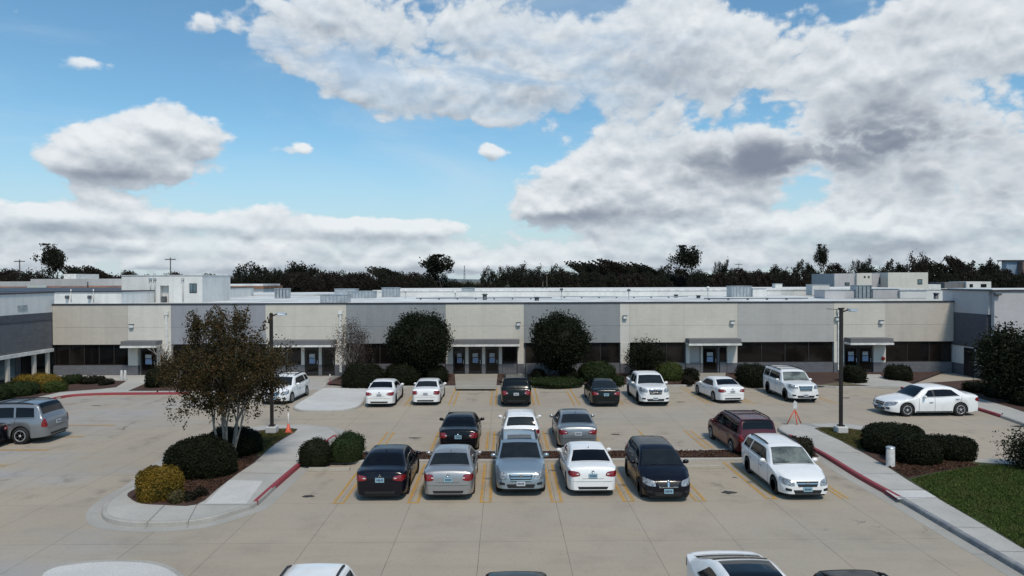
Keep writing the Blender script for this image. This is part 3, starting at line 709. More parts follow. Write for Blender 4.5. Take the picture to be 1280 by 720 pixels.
for a, b_ in ((1212,1216),(1226,1233)): bpart('window', MB().box(P(a,350,126).x, P(b_,350,126).x, 125.95, 125.99, P(1220,359,126).z, P(1220,355,126).z), GLASS, SR)
FB = empty('distant_blue_building', (P(1277,340,300).x, 300, 0), 0, 'distant blue glass building with brown post at the right edge of the horizon', 'building')
bpart('wall', MB().box(P(1258,340,300).x, P(1330,340,300).x, 300, 303, 0, P(1270,326.5,300).z), mat('far_blue_cladding', (.20, .27, .36), .4, scale=.05), FB)
bpart('end_bay', MB().box(P(1274,340,299).x, P(1285,340,299).x, 297, 299.9, 0, P(1277,327.5,299).z), mat('far_brown_brick', (.16, .11, .10), .8), FB)
bpart('roof', MB().box(P(1254,340,300).x, P(1330,340,300).x, 299, 304, P(1270,326.5,300).z+.01, P(1270,325,300).z), COPE, FB)

# rooftop units
def unit(px0, px1, yt, yb, label, ribs=True, z0=ROOFH, d=None, m=None):
    Y = (CH-z0)*F/(yb-P_h(px0)); x0, x1 = P(px0,yb,Y).x, P(px1,yb,Y).x; zt = P(px0,yt,Y).z
    o = empty('rooftop_unit', ((x0+x1)/2, Y, z0+.003), 0, label, 'rooftop unit', 'metal plant boxes on the white roof'); d = d or max(1.2, (x1-x0)*.8)
    w = (x1-x0)/2; h = zt-z0
    MB().box(-w, w, 0, d, 0, h-.06, .04).build('casing', m or GALV, o); MB().box(-w-.05, w+.05, -.05, d+.05, h-.057, h).build('top', GALV, o)
    if ribs:
        c = MB(); n = max(3, int(w*2/.35))
        for i in range(n): xx = -w+2*w*(i+.5)/n; c.box(xx-.05, xx+.05, -.035, -.003, .08, h-.12)
        c.build('louvre', GALVD if w < 1 else mat('mid_steel', (.26, .29, .31), .5, .3), o)
    return o
def P_h(px): return 349.0+(640-px)*math.tan(rol)
unit(343,359.5,360.5,373,'upright ribbed steel box on the roof above the left street lamp')
unit(400,433,368,378.5,'longest low louvred screen on the roof edge left of centre')
unit(434,466.5,364,373,'ribbed steel screen behind the longest louvred screen')
unit(418,444,361,369,'far white topped duct behind the louvred screens',False)
unit(477,498,359.5,371.5,'square corrugated steel box on the roof between the screens and the round trees')
unit(914.5,940,357.5,371.5,'large grey steel box on the roof above the hatchback with the pilaster entrance')
unit(941,958,360.5,371.5,'low white box joined on the right of the large grey roof box',False,m=WHITEW)
unit(1015,1037,355.5,369.5,'white boxy unit left of the plant room on the right roof',False,m=WHITEW)
unit(969,978,354.5,366,'small square vent box alone on the far roof',False,m=WHITEW)
unit(1070.5,1090.5,356.5,373.5,'tall ribbed steel cabinet in front of the plant room')
unit(1091,1124,361,373.5,'wide pale box right of the tall steel cabinet',False,m=LILAC)
unit(1125,1158,363,373.5,'pale box third in the row below the plant room',False,m=WHITEW)
unit(1031,1069,362.5,373.5,'long pale box left of the tall steel cabinet',False,m=LILAC)
unit(577,593,359.8,364,'small grey hatch on the rear roof above the main entrance',False,z0=zb)
k = 0
for px, yt, yb, txt in [(507,362,373,'left of the round trees'),(702,360,375,'above the second round tree'),(569,364,374,'above the main entrance'),(786,361,375,'above the narrow cream pier'),(885,358,374,'left of the large grey roof box'),(606,367,375,'low and dark near the parapet'),(671,371,376,'small above the bay of the dark four-wheel drive'),(845,368,372,'squat above the cream bay'),(873,369,373,'squat and right of the other squat vent'),(1170,366,374,'dark beside the right wing'),(1186,367,374.5,'rightmost against the right wing')]:
    Y = (CH-ROOFH)*F/(yb-P_h(px)); q = P(px, yb, Y); h = (yb-yt)/F*Y; o = empty('roof_vent', (q.x, Y, ROOFH+.002), 0, 'roof vent pipe '+txt, 'vent', 'vent pipes on the white roof')
    big = h < .8
    MB().lathe([(.22 if big else .05, 0), (.22 if big else .05, h*.8)], 10).build('pipe', GALVD if big else GALV, o)
    MB().lathe([(.05, h*.78), (.34 if big else .2, h*.82), (.30 if big else .16, h*.95), (.04, h)], 10).build('cowl', GALVD if (big or k % 2) else WTRIM, o); k += 1

for i, (px0, px1, yy, txt) in enumerate([(520,690,374.6,'in front of the rear block above the main entrance'),(700,860,372.8,'left of the squat vents'),(880,1010,375.2,'before the large grey roof box')]):
    Y = (CH-ROOFH)*F/(yy-P_h(px0)); a, b_ = P(px0, yy, Y).x, P(px1, yy, Y).x
    o = empty('roof_pipe', ((a+b_)/2, Y, ROOFH+.003), 0, 'low pipe run on white roof '+txt, 'pipe', 'pipe runs on the white roof'); h = (b_-a)/2
    MB().tube([(-h, 0, .16), (h, 0, .16)], .05, 6).build('pipe', GALV if i % 2 else GALVD, o)
    for k in range(int(h)): xx = -h+.5+k*2; MB().box(xx-.08, xx+.08, -.12, .12, 0, .108).build('support', GALVD, o)
# ------------------------------------------------------------------ street furniture
POLE = mat('dark_bronze_pole', (.028, .022, .02), .5, .3)
def lamp(px, pyb, pyt, arm, label, extra):
    b_ = G(px, pyb, .15); top = P(px, pyt, b_.y).z; o = empty('street_lamp', (b_.x, b_.y, .15), 0, label, 'street lamp', 'street lamps in the car park'); h = top-.15
    MB().box(-.26, .26, -.26, .26, 0, .34, .04).build('footing', WALKN, o)
    MB().box(-.075, .075, -.075, .075, .34, h, .012).build('pole', POLE, o)
    MB().box(-.14, .14, -.14, .14, .34, .40).build('base_plate', POLE, o)
    MB().tube([(.07, 0, h-.12), (arm*.45, 0, h-.04)], .035, 8).build('arm', POLE, o)
    c = MB(); vs = [(arm*.4, -.08, h-.08), (arm*.4, .08, h-.08), (arm*.5, .19, h-.09), (arm, .13, h-.11), (arm, -.13, h-.11), (arm*.5, -.19, h-.09)]
    c.add(vs+[(v[0], v[1]*.75, v[2]+.12) for v in vs], [(5, 4, 3, 2, 1, 0), (6, 7, 8, 9, 10, 11)]+[(i, (i+1) % 6, 6+(i+1) % 6, 6+i) for i in range(6)])
    hd = c.build('lamp_head', mat('lamp_head_grey', (.40, .45, .50), .4, .3), o); MB().box(arm*.5, arm*.9, -.1, .1, h-.125, h-.112).build('lens', LAMPG, hd)
    if extra: MB().tube([(0, 0, h-.02), (-.75, 0, h+.02)], .015, 6).box(-.12, .12, -.1, .1, h, h+.07).build('bracket', POLE, o)
    else: MB().box(-.14, -.08, -.05, .05, h-.5, h-.3).build('sensor', POLE, o)
lamp(340, 541, 391.5, .75, 'left street lamp rising beside the brown-leaved tree with arm to the right', False)
lamp(1051, 541, 386.5, .78, 'right street lamp on the grassy island tip with arm to the right', True)
def delineator(px, py, label, sign):
    g = G(px, py, .15 if not sign else 0); o = empty('post_cone', (g.x, g.y, g.z), 0, label, 'traffic cone')
    OR = mat('orange_plastic', (.55, .09, .04), .5); c = MB()
    if sign:
        c.tube([(-.42, .1, .02), (-.03, 0, .85)], .03, 6).tube([(.42, .1, .02), (.03, 0, .85)], .03, 6).tube([(0, -.35, .02), (0, 0, .85)], .03, 6).build('stand', OR, o)
        MB().tube([(0, 0, .8), (0, 0, 1.35)], .03, 6).build('post', WTRIM, o); MB().box(-.1, .1, -.05, -.032, .95, 1.3).build('sign', LAMPG, o)
    else:
        c.lathe([(.2, 0), (.2, .04), (.15, .05), (.06, .42), (.03, .45)], 10).build('cone', OR, o)
        MB().tube([(0, 0, .3), (0, 0, 1.0)], .035, 6).build('post', WTRIM, o)
delineator(360.5, 541, 'small orange cone with white post beside the left street lamp', False)
delineator(993.5, 533, 'orange tripod stand holding a white post at the right island tip', True)
def bollard(px, py, h, r, label, z=.15, m=None):
    g = G(px, py, z); o = empty('bollard', g, 0, label, 'bollard'); MB().lathe([(r*1.15, 0), (r, .05), (r*.93, h-.06)], 14).build('post', m or mat('pale_concrete', (.42, .42, .41), .7, scale=6), o)
    MB().lathe([(r, h-.06), (r, h-.02), (r*.7, h)], 14).build('cap', GALV, o)
bollard(1113, 582.5, .80, .17, 'pale concrete bollard against the big clipped bushes')
bollard(1108.5 if False else 152, 475.5, .78, .10, 'white bollard left of the pair near the far left door')
bollard(156.5, 475.5, .78, .10, 'white bollard right of the pair near the far left door')
MB_ = None
g = G(412.5, 480, .12); o = empty('marker_post', (g.x, g.y, 0), 0, 'thin red and white marker post at the corner of the ramp pad', 'post'); MB().tube([(0, 0, 0), (0, 0, .5)], .04, 6).build('post', REDK, o); MB().tube([(0, 0, .501), (0, 0, .85)], .04, 6).build('tip', WTRIM, o)
STOP = plain_ground('wheel_stop_concrete', (.44, .40, .33), (.36, .33, .27), 2, bmp=.3)
stops = [(386,437,588.5,'under the two clipped bushes left of the front row'),(851,906,585.5,'empty front bay right of the blue black car'),(834,887,566,'empty middle bay left of the red minivan'),(676,709,490.5,'empty back bay right of the dark four-wheel drive'),(574,611,491.5,'empty back bay before the main entrance'),(830,853,491.5,'right of the white pickup'),(924,946,491,'right of the back row white hatchback'),(748,800,566,'behind the blue black car in the middle row')]
for a, b_, py, txt in stops:
    p, q = G(a, py), G(b_, py); w = (q.x-p.x)/2
    c = MB(); prof = [(-.11, 0), (-.09, .11), (-.05, .13), (.05, .13), (.09, .11), (.11, 0)]
    vs = [(s*w, y, z) for s in (-1, 1) for y, z in prof]; c.add(vs, [(i, i+1, 7+i, 6+i)[::-1] for i in range(5)]+[tuple(range(5, -1, -1)), tuple(range(6, 12))])
    o = c.build('wheel_stop', STOP); o.location = ((p.x+q.x)/2, p.y, .007); tag(o, 'concrete wheel stop '+txt, 'wheel stop', 'concrete wheel stops')
# distant poles and mast
WOODP = mat('weathered_pole', (.06, .05, .045), .9)
def upole(px, yt, Y, label, cross=True, r=.16):
    q = P(px, yt, Y); o = empty('utility_pole', (q.x, Y, 0), 0, label, 'utility pole'); h = q.z
    MB().tube([(0, 0, 0), (0, 0, h)], [r, r*.7], 7).build('pole', WOODP, o)
    if cross: MB().box(-1.2, 1.2, -.08, .08, h-.5, h-.3).build('crossarm', WOODP, o)
upole(24.5, 324.5, 160, 'leftmost distant utility pole with crossarm against the sky'); upole(213, 322, 160, 'distant utility pole with crossarm beyond the roof tower')
upole(465.5, 333, 150, 'short bare pole standing above the dark trees', False, .12); upole(683.5, 345, 110, 'grey pole left of a pair behind the roof', False, .1); upole(678.5, 352, 110, 'shorter pole of the pair behind the roof', False, .1)
q = P(580.5, 332, 260); o = empty('radio_mast', (q.x, 260, 0), 0, 'thin lattice radio mast on the open horizon', 'mast'); c = MB()
for s in (-.45, .45): c.tube([(s, 0, 0), (s*.2, 0, q.z)], .07, 4)
for i in range(10): z0 = q.z*i/10; s = .45*(1-.8*i/10)*(1 if i % 2 else -1); c.tube([(s, 0, z0), (-s*.92, 0, z0+q.z/10)], .05, 4)
c.build('lattice', GALVD, o); upole(923.5, 329, 240, 'thin mast above the trees right of centre', True, .12)

# ------------------------------------------------------------------ vegetation
BARK = mat('dark_bark', (.035, .028, .024), .9, bmp=.8); PALEBARK = mat('pale_smooth_bark', (.30, .27, .235), .8, scale=5, c2=(.17, .15, .13), bmp=.4)
L_DARK = leafmat('dark_evergreen_leaf', (.016, .021, .011), (.028, .032, .016))
L_FAR = leafmat('far_tree_leaf', (.026, .029, .019), (.045, .042, .028))  # leaf colour lifted slightly, with distance haze painted into it
L_FAR2 = leafmat('far_brown_leaf', (.034, .026, .021), (.055, .045, .034))
L_HEDGE = leafmat('clipped_hedge_leaf', (.012, .015, .007), (.019, .022, .009), c3=(.026, .030, .012))
L_HEDGE2 = leafmat('mid_hedge_leaf', (.026, .042, .013), (.036, .050, .018))
L_GREEN = leafmat('green_bush_leaf', (.070, .090, .022), (.055, .075, .02))
L_YEL = leafmat('yellow_shrub_leaf', (.21, .135, .02), (.085, .07, .015), c3=(.27, .17, .025))
L_MYR = leafmat('myrtle_leaf', (.062, .048, .022), (.040, .040, .017), c3=(.12, .068, .026))
L_PINK = leafmat('thin_pink_leaf', (.095, .07, .058), (.06, .048, .04), c3=(.14, .09, .08))
L_TAN = leafmat('tan_tuft_leaf', (.12, .10, .045), (.08, .07, .03))
L_BROWNH = leafmat('brownish_hedge_leaf', (.028, .024, .015), (.02, .021, .012))

def bush_mesh(name, rx, ry, h, m, seed, leaf=.09, n=3000, boxy=2.6, lump=.11):
    rs = np.random.default_rng(seed); nu, nv = 26, 14
    ph = rs.random(8)*6.28; fr = rs.integers(2, 6, 8)
    def rad(th, t):                              # gentle lumps
        s = 0
        for i in range(4): s = s+np.sin(th*fr[i]+ph[i])*np.sin(t*fr[i+4]+ph[i+4])
        return 1+lump*s*.6
    def pt(th, t):                               # th around, t 0 (top) .. 1 (foot)
        a = t*PI*.62; r = np.abs(np.sin(a))**(2/boxy); z = np.sign(np.cos(a))*np.abs(np.cos(a))**(2/boxy)
        k = rad(th, t); z0 = np.cos(PI*.62); z0 = -abs(z0)**(2/boxy)
        return np.stack([rx*r*k*np.cos(th), ry*r*k*np.sin(th), h*((z-z0)/(1-z0))*(1+(k-1)*.7)], -1)
    vs = []; fs = []
    for j in range(nv+1):
        for i in range(nu): vs.append(pt(np.array(2*PI*i/nu), np.array(max(.001, j/nv)))*np.array((.95, .95, .96)))
    for j in range(nv):
        for i in range(nu): fs.append((j*nu+i, j*nu+nu+i, j*nu+nu+(i+1) % nu, j*nu+(i+1) % nu))
    u = rs.random(n); th = rs.random(n)*2*PI; t = np.arccos(1-u*(1-math.cos(PI*.62)))/(PI*.62)
    p = pt(th, t); c = np.array((0, 0, h*.4)); nr = (p-c)/np.array((rx*rx, ry*ry, h*h*.3)); nr /= np.linalg.norm(nr, axis=1)[:, None]
    p = p+nr*(rs.random(n)**2*1.3-.45)[:, None]*leaf
    return leafmesh(name, quads(p, leaf*(.7+.6*rs.random(n)), rs, nrm=nr*.9), m, (vs, fs))
BUSHN = 0
def bush(px, pyb, wpx, hpx, label, m=L_HEDGE, group='clipped bushes', cat='bush', leaf=.085, n=None, boxy=2.6, z=.14, dep=None, name='bush', lump=.10):
    global BUSHN; BUSHN += 1
    g = G(px, pyb, z); sc = g.y/F; w = wpx*sc/2; h = hpx*sc*.97
    d = dep or w*.9; n = n or int(min(9000, max(1200, 900*(w*d+w*h)/(leaf/.085)**2)))
    me = bush_mesh(name, w, d, h, m, BUSHN*7+1, leaf, n, boxy, lump); o = link(name, me); kk = 1+d*.9/g.y; o.location = (g.x*kk, g.y*kk, z)
    return tag(o, label, cat, group)
bush(199,628,54,38,'yellow flowering rounded shrub at the tip of the left island',L_YEL,'island shrubs',leaf=.075,n=7000,lump=.14,boxy=2.9)
bush(221,630,17,14,'small tan tuft beside the yellow shrub',L_TAN,'island shrubs',n=900)
bush(237,627,13,9,'tiny brown tuft right of the tan tuft',L_BROWNH,'island shrubs',n=600); bush(250,622,14,10,'low dead brown tuft in the mulch below the clipped bush',L_BROWNH,'island shrubs',n=500,lump=.25)
bush(251,601,83,47,'wide dark clipped bush in front of the pale tree trunks',n=9000)
bush(289,574,72,33,'dark clipped bush behind the pale tree trunks',n=8000)
bush(395,583,40,31,'dark round clipped bush left at the end of the middle strip',z=.12); bush(432,579,40,28,'green tinted clipped bush right at the end of the middle strip',L_HEDGE2,z=.12); bush(437,568,36,25,'clipped bush behind the green tinted one by the middle strip',L_HEDGE2,z=.12)
bush(999,575,36,26,'brownish round bush behind the white wagon at the red kerb',L_BROWNH,z=.12)
bush(1119,571,84,34,'largest clipped bush left at the back of the right island trio',n=9000); bush(1143,583,62,35,'clipped bush in front of the right island trio behind the bollard',n=7000); bush(1187,578,56,28,'clipped bush at the right end of the island trio',n=7000)
# back bed
for a in [(455,485,52,28,'wide dark bush under the thin pinkish tree',L_HEDGE),(503,482,46,26,'dark bush under the left round tree',L_HEDGE),(545,479,30,20,'low dark bush right of the left round tree trunk',L_HEDGE),
          (673,477,17,14,'small dark bush left of the second round tree trunk',L_HEDGE),(711,477,20,15,'small dark bush right of the second round tree trunk',L_HEDGE),(745.5,478,46,24,'wide rounded bush between the second round tree and the pickup',L_HEDGE2),
          (695,484,70,9,'long low hedge along the kerb under the second round tree',L_HEDGE2),(773,482,12,10,'small bush squeezed beside the pickup',L_HEDGE2),(837,476,34,20,'bright green rounded bush right of the pickup',L_GREEN),
          (864,476,18,14,'dark bush right of the bright green bush',L_HEDGE),(860,481,13,9,'small brownish bush in front of the dark bush near the fourth entrance',L_BROWNH),(940,483,40,26,'big dark bush between the back row hatchback and four-wheel drive',L_HEDGE),
          (1067,479,29,20,'round bush behind the right street lamp pole',L_HEDGE),(1123,476,32,18,'round bush right of the fifth entrance',L_HEDGE),(198,485,30,24,'dark bush at the far left door behind the brown-leaved tree',L_HEDGE),
          (116,480.5,25,8,'low dark purple bush near the bollards',L_BROWNH),(133,482,14,6,'tiny reddish bush beside the low purple bush',L_BROWNH),(90,481,24,10,'low green hedge left of the purple bush',L_HEDGE2),
          (47,489,62,18,'long yellow hedge before the left wing',L_YEL),(69,491,22,12,'yellow green bush at the right end of the yellow hedge',L_GREEN),(22,497,46,16,'dark green bush in front of the yellow hedge',L_HEDGE2),(-2,503,26,17,'dark bush cut by the left picture edge',L_HEDGE2),
          (1252,500,34,16,'dark shrub below the right-hand tree',L_HEDGE),(1283,510,30,18,'dark shrub at the right picture edge beyond the sedan',L_HEDGE),(1222,492,28,12,'low dark shrub behind the tail of the side-on sedan',L_HEDGE)]:
    bush(*a[:5], a[5], 'planting bed bushes', leaf=.13, n=int(900+a[2]*a[3]*1.6), dep=min(1.3, a[2]*.05/2+.3))

def branch(mb, tips, p, d, L, r, depth, rng, spread=.5, up=.15, n=7):
    q = p+d*L; mid = p+d*L*.5+Vector((rng.uniform(-1, 1), rng.uniform(-1, 1), rng.uniform(-.3, .3)))*L*.06
    mb.tube([p, mid, q], [r, r*.85, r*.68], max(4, n), cap=False)
    tips.append((q, depth, d))
    if depth <= 0: return
    for i in range(rng.choice((2, 3, 3) if depth > 1 else (2, 3))):
        nd = (d+Vector((rng.uniform(-1, 1), rng.uniform(-1, 1), rng.uniform(-.5, .8)))*spread+Vector((0, 0, up))).normalized()
        branch(mb, tips, q-d*.01, nd, L*rng.uniform(.62, .85), r*.62, depth-1, rng, spread, up, n-1)
# brown-leaved multi-stem tree on the left island
g = G(284, 578, .15); T = empty('crape_myrtle_tree', g, 0, 'brown-leaved multi-stem tree with pale trunks on the left island', 'tree')
rng = random.Random(12); rs = np.random.default_rng(5); mbk = MB(); tips = []
for i, (ax, ay) in enumerate([(-.42, -.1), (-.16, .15), (.06, -.2), (.34, .05), (.2, .35), (-.3, .35), (.55, -.2)]):
    branch(mbk, tips, Vector((ax*.35, ay*.3, 0)), Vector((ax*.75, ay*.7, 1.35)).normalized(), 1.5, .062 if i < 5 else .045, 4, rng, .5, .14)
mbk.build('trunk', PALEBARK, T)
cs = []
for q, dp, d in tips:
    if dp <= 1: cs.append((q, .30, 26))
    elif dp == 2: cs.append((q, .36, 22))
for i in range(230):                              # fill of the broad crown
    while True:
        v = rs.uniform(-1, 1, 3)
        if (v**2).sum() < 1: break
    z = 3.85+v[2]*1.75; w = 2.6*min(1, .78+(z-2)*.16) if z < 3.6 else 2.6*(1-(z-3.6)/4.6)
    cs.append((Vector((v[0]*w, v[1]*w*.9, z)), .26, int(165 if z < 4.2 else 50)))
for i in range(46):                               # feathery sprays at the top and sides
    a = rs.random()*2*PI; r_ = 1.7*math.sqrt(rs.random()); z = 4.9+rs.random()*1.0*(1-r_/3.2); b0 = Vector((r_*math.cos(a), r_*math.sin(a)*.9, z))
    b1 = b0+Vector((rs.normal()*.18, rs.normal()*.18, .35+.45*rs.random()))
    for k in range(5): cs.append((b0.lerp(b1, k/4), .11, 16))
for i in range(40):                               # hanging twigs under the crown
    a = rs.random()*2*PI; r_ = 1.0+1.4*rs.random(); b0 = Vector((r_*math.cos(a), r_*math.sin(a), 2.55-.2*rs.random()))
    b1 = b0+Vector((rs.normal()*.1, rs.normal()*.1, -.55*rs.random()-.15))
    for k in range(4): cs.append((b0.lerp(b1, k/3), .12, 10))
ctr = np.concatenate([np.array(c[0])+rs.normal(size=(c[2], 3))*c[1]*.6 for c in cs]); ctr = ctr[ctr[:, 2] < 6.45]
T.scale = (1.03, 1.03, 1.06)
link('crown', leafmesh('crown', quads(ctr, .05+.06*rs.random(len(ctr)), rs, aspect=.75), L_MYR), T)

def round_tree(px, pyb, pyt, wpx, Yb, label, m=L_DARK, trunk_h=1.0, nclump=170, per=60, leaf=.17, thin=False, name='round_tree', squash=1.0, seed=1, bark=None, stems=3):
    g = P(px, pyb, Yb); top = P(px, pyt, Yb).z; o = empty(name, (g.x, Yb, .1), 0, label, 'tree'); rng = random.Random(seed); rs = np.random.default_rng(seed)
    h = top-.1; w = wpx/F*Yb/2; c = MB(); tips = []
    for i in range(stems): branch(c, tips, Vector((rng.uniform(-.1, .1), rng.uniform(-.1, .1), 0)), Vector((rng.uniform(-.25, .25), rng.uniform(-.25, .25), 1)).normalized(), trunk_h*1.2, .09, 3, rng, .6, .2)
    c.build('trunk', bark or BARK, o); zc = (h+trunk_h*.75)/2; rz = (h-trunk_h*.75)/2; C = []
    for i in range(nclump):
        while True:
            v = rs.uniform(-1, 1, 3); r2 = (v**2).sum()
            if (.16 if not thin else 0) < r2 < 1: break
        if not thin: v = v/math.sqrt(r2)*(.74+.21*rs.random()**.6)
        taper = 1-.18*max(0, -v[2])
        C.append((v[0]*w*taper*.93, v[1]*w*.9*taper, zc+v[2]*rz*.93))
    C = np.array(C); pts_ = np.concatenate([c_+rs.normal(size=(per, 3))*(.24 if not thin else .28)*np.array((1, 1, 1.15)) for c_ in C])
    core = None
    if not thin:
        cv, cf = [], []; nu, nv = 20, 12
        for j in range(nv+1):
            for i in range(nu):
                a, t = 2*PI*i/nu, PI*(j+.02)/(nv+.04); k_ = .80*(1+.06*math.sin(3*a+j)+.05*math.sin(5*t+2*a)); cv.append((w*k_*math.sin(t)*math.cos(a), w*.9*k_*math.sin(t)*math.sin(a), zc+rz*k_*math.cos(t)))
        for j in range(nv):
            for i in range(nu): cf.append((j*nu+i, j*nu+nu+i, j*nu+nu+(i+1) % nu, j*nu+(i+1) % nu))
        core = (cv, cf)
    link('crown', leafmesh('crown', quads(pts_, leaf*(.6+.7*rs.random(len(pts_))), rs), m, core), o); return o
round_tree(525,474,391,82,52.6,'dense dark round tree left of the main entrance',seed=2,trunk_h=1.0,nclump=420,leaf=.15,per=85)
round_tree(700,475,391.5,75,52.6,'dense dark round tree right of the main entrance',seed=3,trunk_h=1.0,nclump=400,leaf=.15,per=85)
round_tree(439,478,400,52,53.2,'thin half-bare pinkish tree at the left end of the grey bay',L_PINK,.9,120,60,.09,True,'thin_tree',seed=4,bark=PALEBARK,stems=4)
round_tree(806,474,428,46,54.2,'small leafy tree covering the window right of the cream pier',L_DARK,.15,150,60,.14,True,'small_tree',seed=6)
round_tree(207,478,437,26,53.5,'small sparse pale shrub tree by the far left door',leafmat('buff_leaf', (.17, .12, .07), (.10, .08, .05)),.9,26,22,.10,True,'small_tree',seed=16,bark=PALEBARK)
round_tree(1262,492,411,80,42.5,'dark leafy tree in front of the right wing',L_DARK,.8,260,60,.18,True,'broad_tree',seed=7,stems=4)
q = round_tree(1284,602,549,46,27.6,'dark conifer shrub cut by the right picture edge on the lawn',L_DARK,.2,90,60,.09,True,'conifer_shrub',seed=8)

# far tree belt -------------------------------------------------
def far_variant(seed, kind):
    rs = np.random.default_rng(seed); rng = random.Random(seed); c = MB(); tips = []; C = []; S_ = []
    lean = .25 if kind == 'wind' else .05
    if kind == 'pine':                            # tall bare trunk, umbrella head
        c.tube([(0, 0, 0), (.15, 0, .4), (.05, 0, .85)], [.02, .016, .007], 6, cap=False)
        for i in range(7): a = rs.random()*6.28; z = .55+.3*rs.random(); c.tube([(.08, 0, z), (.13*math.cos(a)+.05, .1*math.sin(a), z+.07)], [.007, .003], 4, cap=False)
        for i in range(40): v = rs.normal(size=3)*np.array((.11, .09, .07)); C.append((.05+v[0], v[1], .86+v[2])); S_.append(.034)
        per = 60
    elif kind == 'round':
        for s in (-.1, .05): c.tube([(s, 0, 0), (s*1.6, 0, .45)], [.025, .012], 6, cap=False)
        for i in range(75):
            v = rs.uniform(-1, 1, 3)
            while (v**2).sum() > 1: v = rs.uniform(-1, 1, 3)
            C.append((v[0]*.42, v[1]*.38, .52+v[2]*.44)); S_.append(.050)
        per = 40
    elif kind == 'bare':                          # open, twiggy, swept crown
        for k in range(5):
            x = rs.uniform(-.3, .3); branch(c, tips, Vector((x*.4, 0, 0)), Vector((x*.8-.35, rs.uniform(-.2, .2), 1)).normalized(), .34, .014, 3, rng, .45, .1, 5)
        for q, dp, d in tips:
            if dp <= 1 and q.z > .3: C.append((q.x, q.y, min(q.z, .97))); S_.append(.026)
        for i in range(20): v = rs.normal(size=3)*np.array((.25, .2, .12)); C.append((v[0], v[1], .3+v[2])); S_.append(.05)
        per = 22
    else:                                         # domed or raked cypress: steep to windward, sloping away
        for k in range(3): x = rs.uniform(-.2, .2); c.tube([(x, 0, 0), (x-.05, 0, .5)], [.02, .01], 5, cap=False)
        def topz(x): return 1-((-.15-x)/.35)**2*.26 if x < -.15 else 1-((x+.15)/.65)**1.5*.40
        hi_ = .95 if kind == 'dome' else .84
        for i in range(210):
            x = rs.uniform(-.47, .47); u = rs.random()**.6; z = .05+(topz(x)*hi_-.08)*u; C.append((x, rs.uniform(-.33, .33)*(1.1-u*.6), z)); S_.append(.034)
        if kind == 'wind':
            for i in range(64):
                x = rs.uniform(-.34, .45); y0_ = rs.uniform(-.25, .25); z0_ = topz(x)*.72; L0 = .12+.12*rs.random()
                c.tube([(x+.05, y0_, z0_-.12), (x-L0*.8, y0_, z0_+L0*.52), (x-L0*1.6, y0_, z0_+L0*1.05)], [.009, .007, .003], 4, cap=False)
                for k in range(9): t = k/8; C.append((x-L0*1.6*t, y0_, z0_+L0*1.05*t)); S_.append(.017*(1-.70*t))
        per = 36
    C = np.array(C); n = len(C)
    pts_ = np.concatenate([C[i]+rs.normal(size=(per, 3))*S_[i] for i in range(n)]); pts_[:, 2] = np.clip(pts_[:, 2], .02, 1.03)
    SZ = np.repeat(np.array(S_)**.35, per); return pts_, c, rs, SZ/SZ.max()
def far_meshes(seed, kind, m, leaf):
    p, c, rs, sz = far_variant(seed, kind)
    return (c.mesh('trunk'), leafmesh('crown', quads(p, leaf*sz*(.6+.8*rs.random(len(p))), rs), m), kind)
VAR = []
for i, (k, m_) in enumerate([('dome', L_FAR), ('round', L_FAR2), ('wind', L_FAR), ('bare', L_FAR), ('dome', L_FAR2), ('wind', L_FAR2), ('round', L_FAR), ('dome', L_FAR)]):
    v = far_meshes(30+i, k, m_, .043 if k != 'bare' else .036); v[0].materials.append(BARK); VAR.append(v)
PINE = far_meshes(50, 'pine', L_FAR, .035); PINE[0].materials.append(BARK); PINE2 = far_meshes(51, 'pine', L_FAR, .04); PINE2[0].materials.append(BARK)
def far_tree(v, px, pyt, Y, wpx, label, group=None, name=None, flip=1):
    q = P(px, pyt, Y); o = empty(name or 'far_tree', (q.x, Y, -.02), 0, label, 'tree', group)
    w = wpx/F*Y; hh = q.z+.02
    for nm, me in (('trunk', v[0]), ('crown', v[1])): c = link(nm, me, o); c.scale = (w*flip, w*.8, hh)
    return o
SK = [(0,337),(50,334),(70,341),(88,338),(96,330),(130,331),(160,339),(215,341),(290,343),(310,326),(350,330),(362,335),(378,325),(405,329),(418,336),(440,339),(480,334),(500,333),(540,330),(560,337),(572,344),(600,349),(640,347),(650,331),(690,336),(705,333),(730,339),(748,328),(780,325),(820,327),(850,331),(880,336),(905,333),(940,339),(960,335),(980,331),(1010,333),(1050,329),(1090,333),(1110,325),(1140,316),(1170,320),(1195,327),(1215,321),(1240,326),(1262,333),(1300,334)]
def skyl(px):
    for (a, ya), (b_, yb) in zip(SK, SK[1:]):
        if a <= px <= b_: return ya+(yb-ya)*(px-a)/(b_-a)
    return 336
WHERE = [(120,'above the pale hall on the left'),(300,'left of the roof tower gap'),(420,'above the left street lamp'),(570,'above the left round tree'),(660,'by the open field gap'),(780,'above the right round tree'),(930,'behind the roof right of centre'),(1060,'left of the plant room'),(1180,'behind the plant room'),(1400,'above the right wing')]
KN = {'wind': 'raked wind-blown cypress', 'round': 'bushy dark tree', 'bare': 'open twiggy tree', 'dome': 'domed dark tree'}
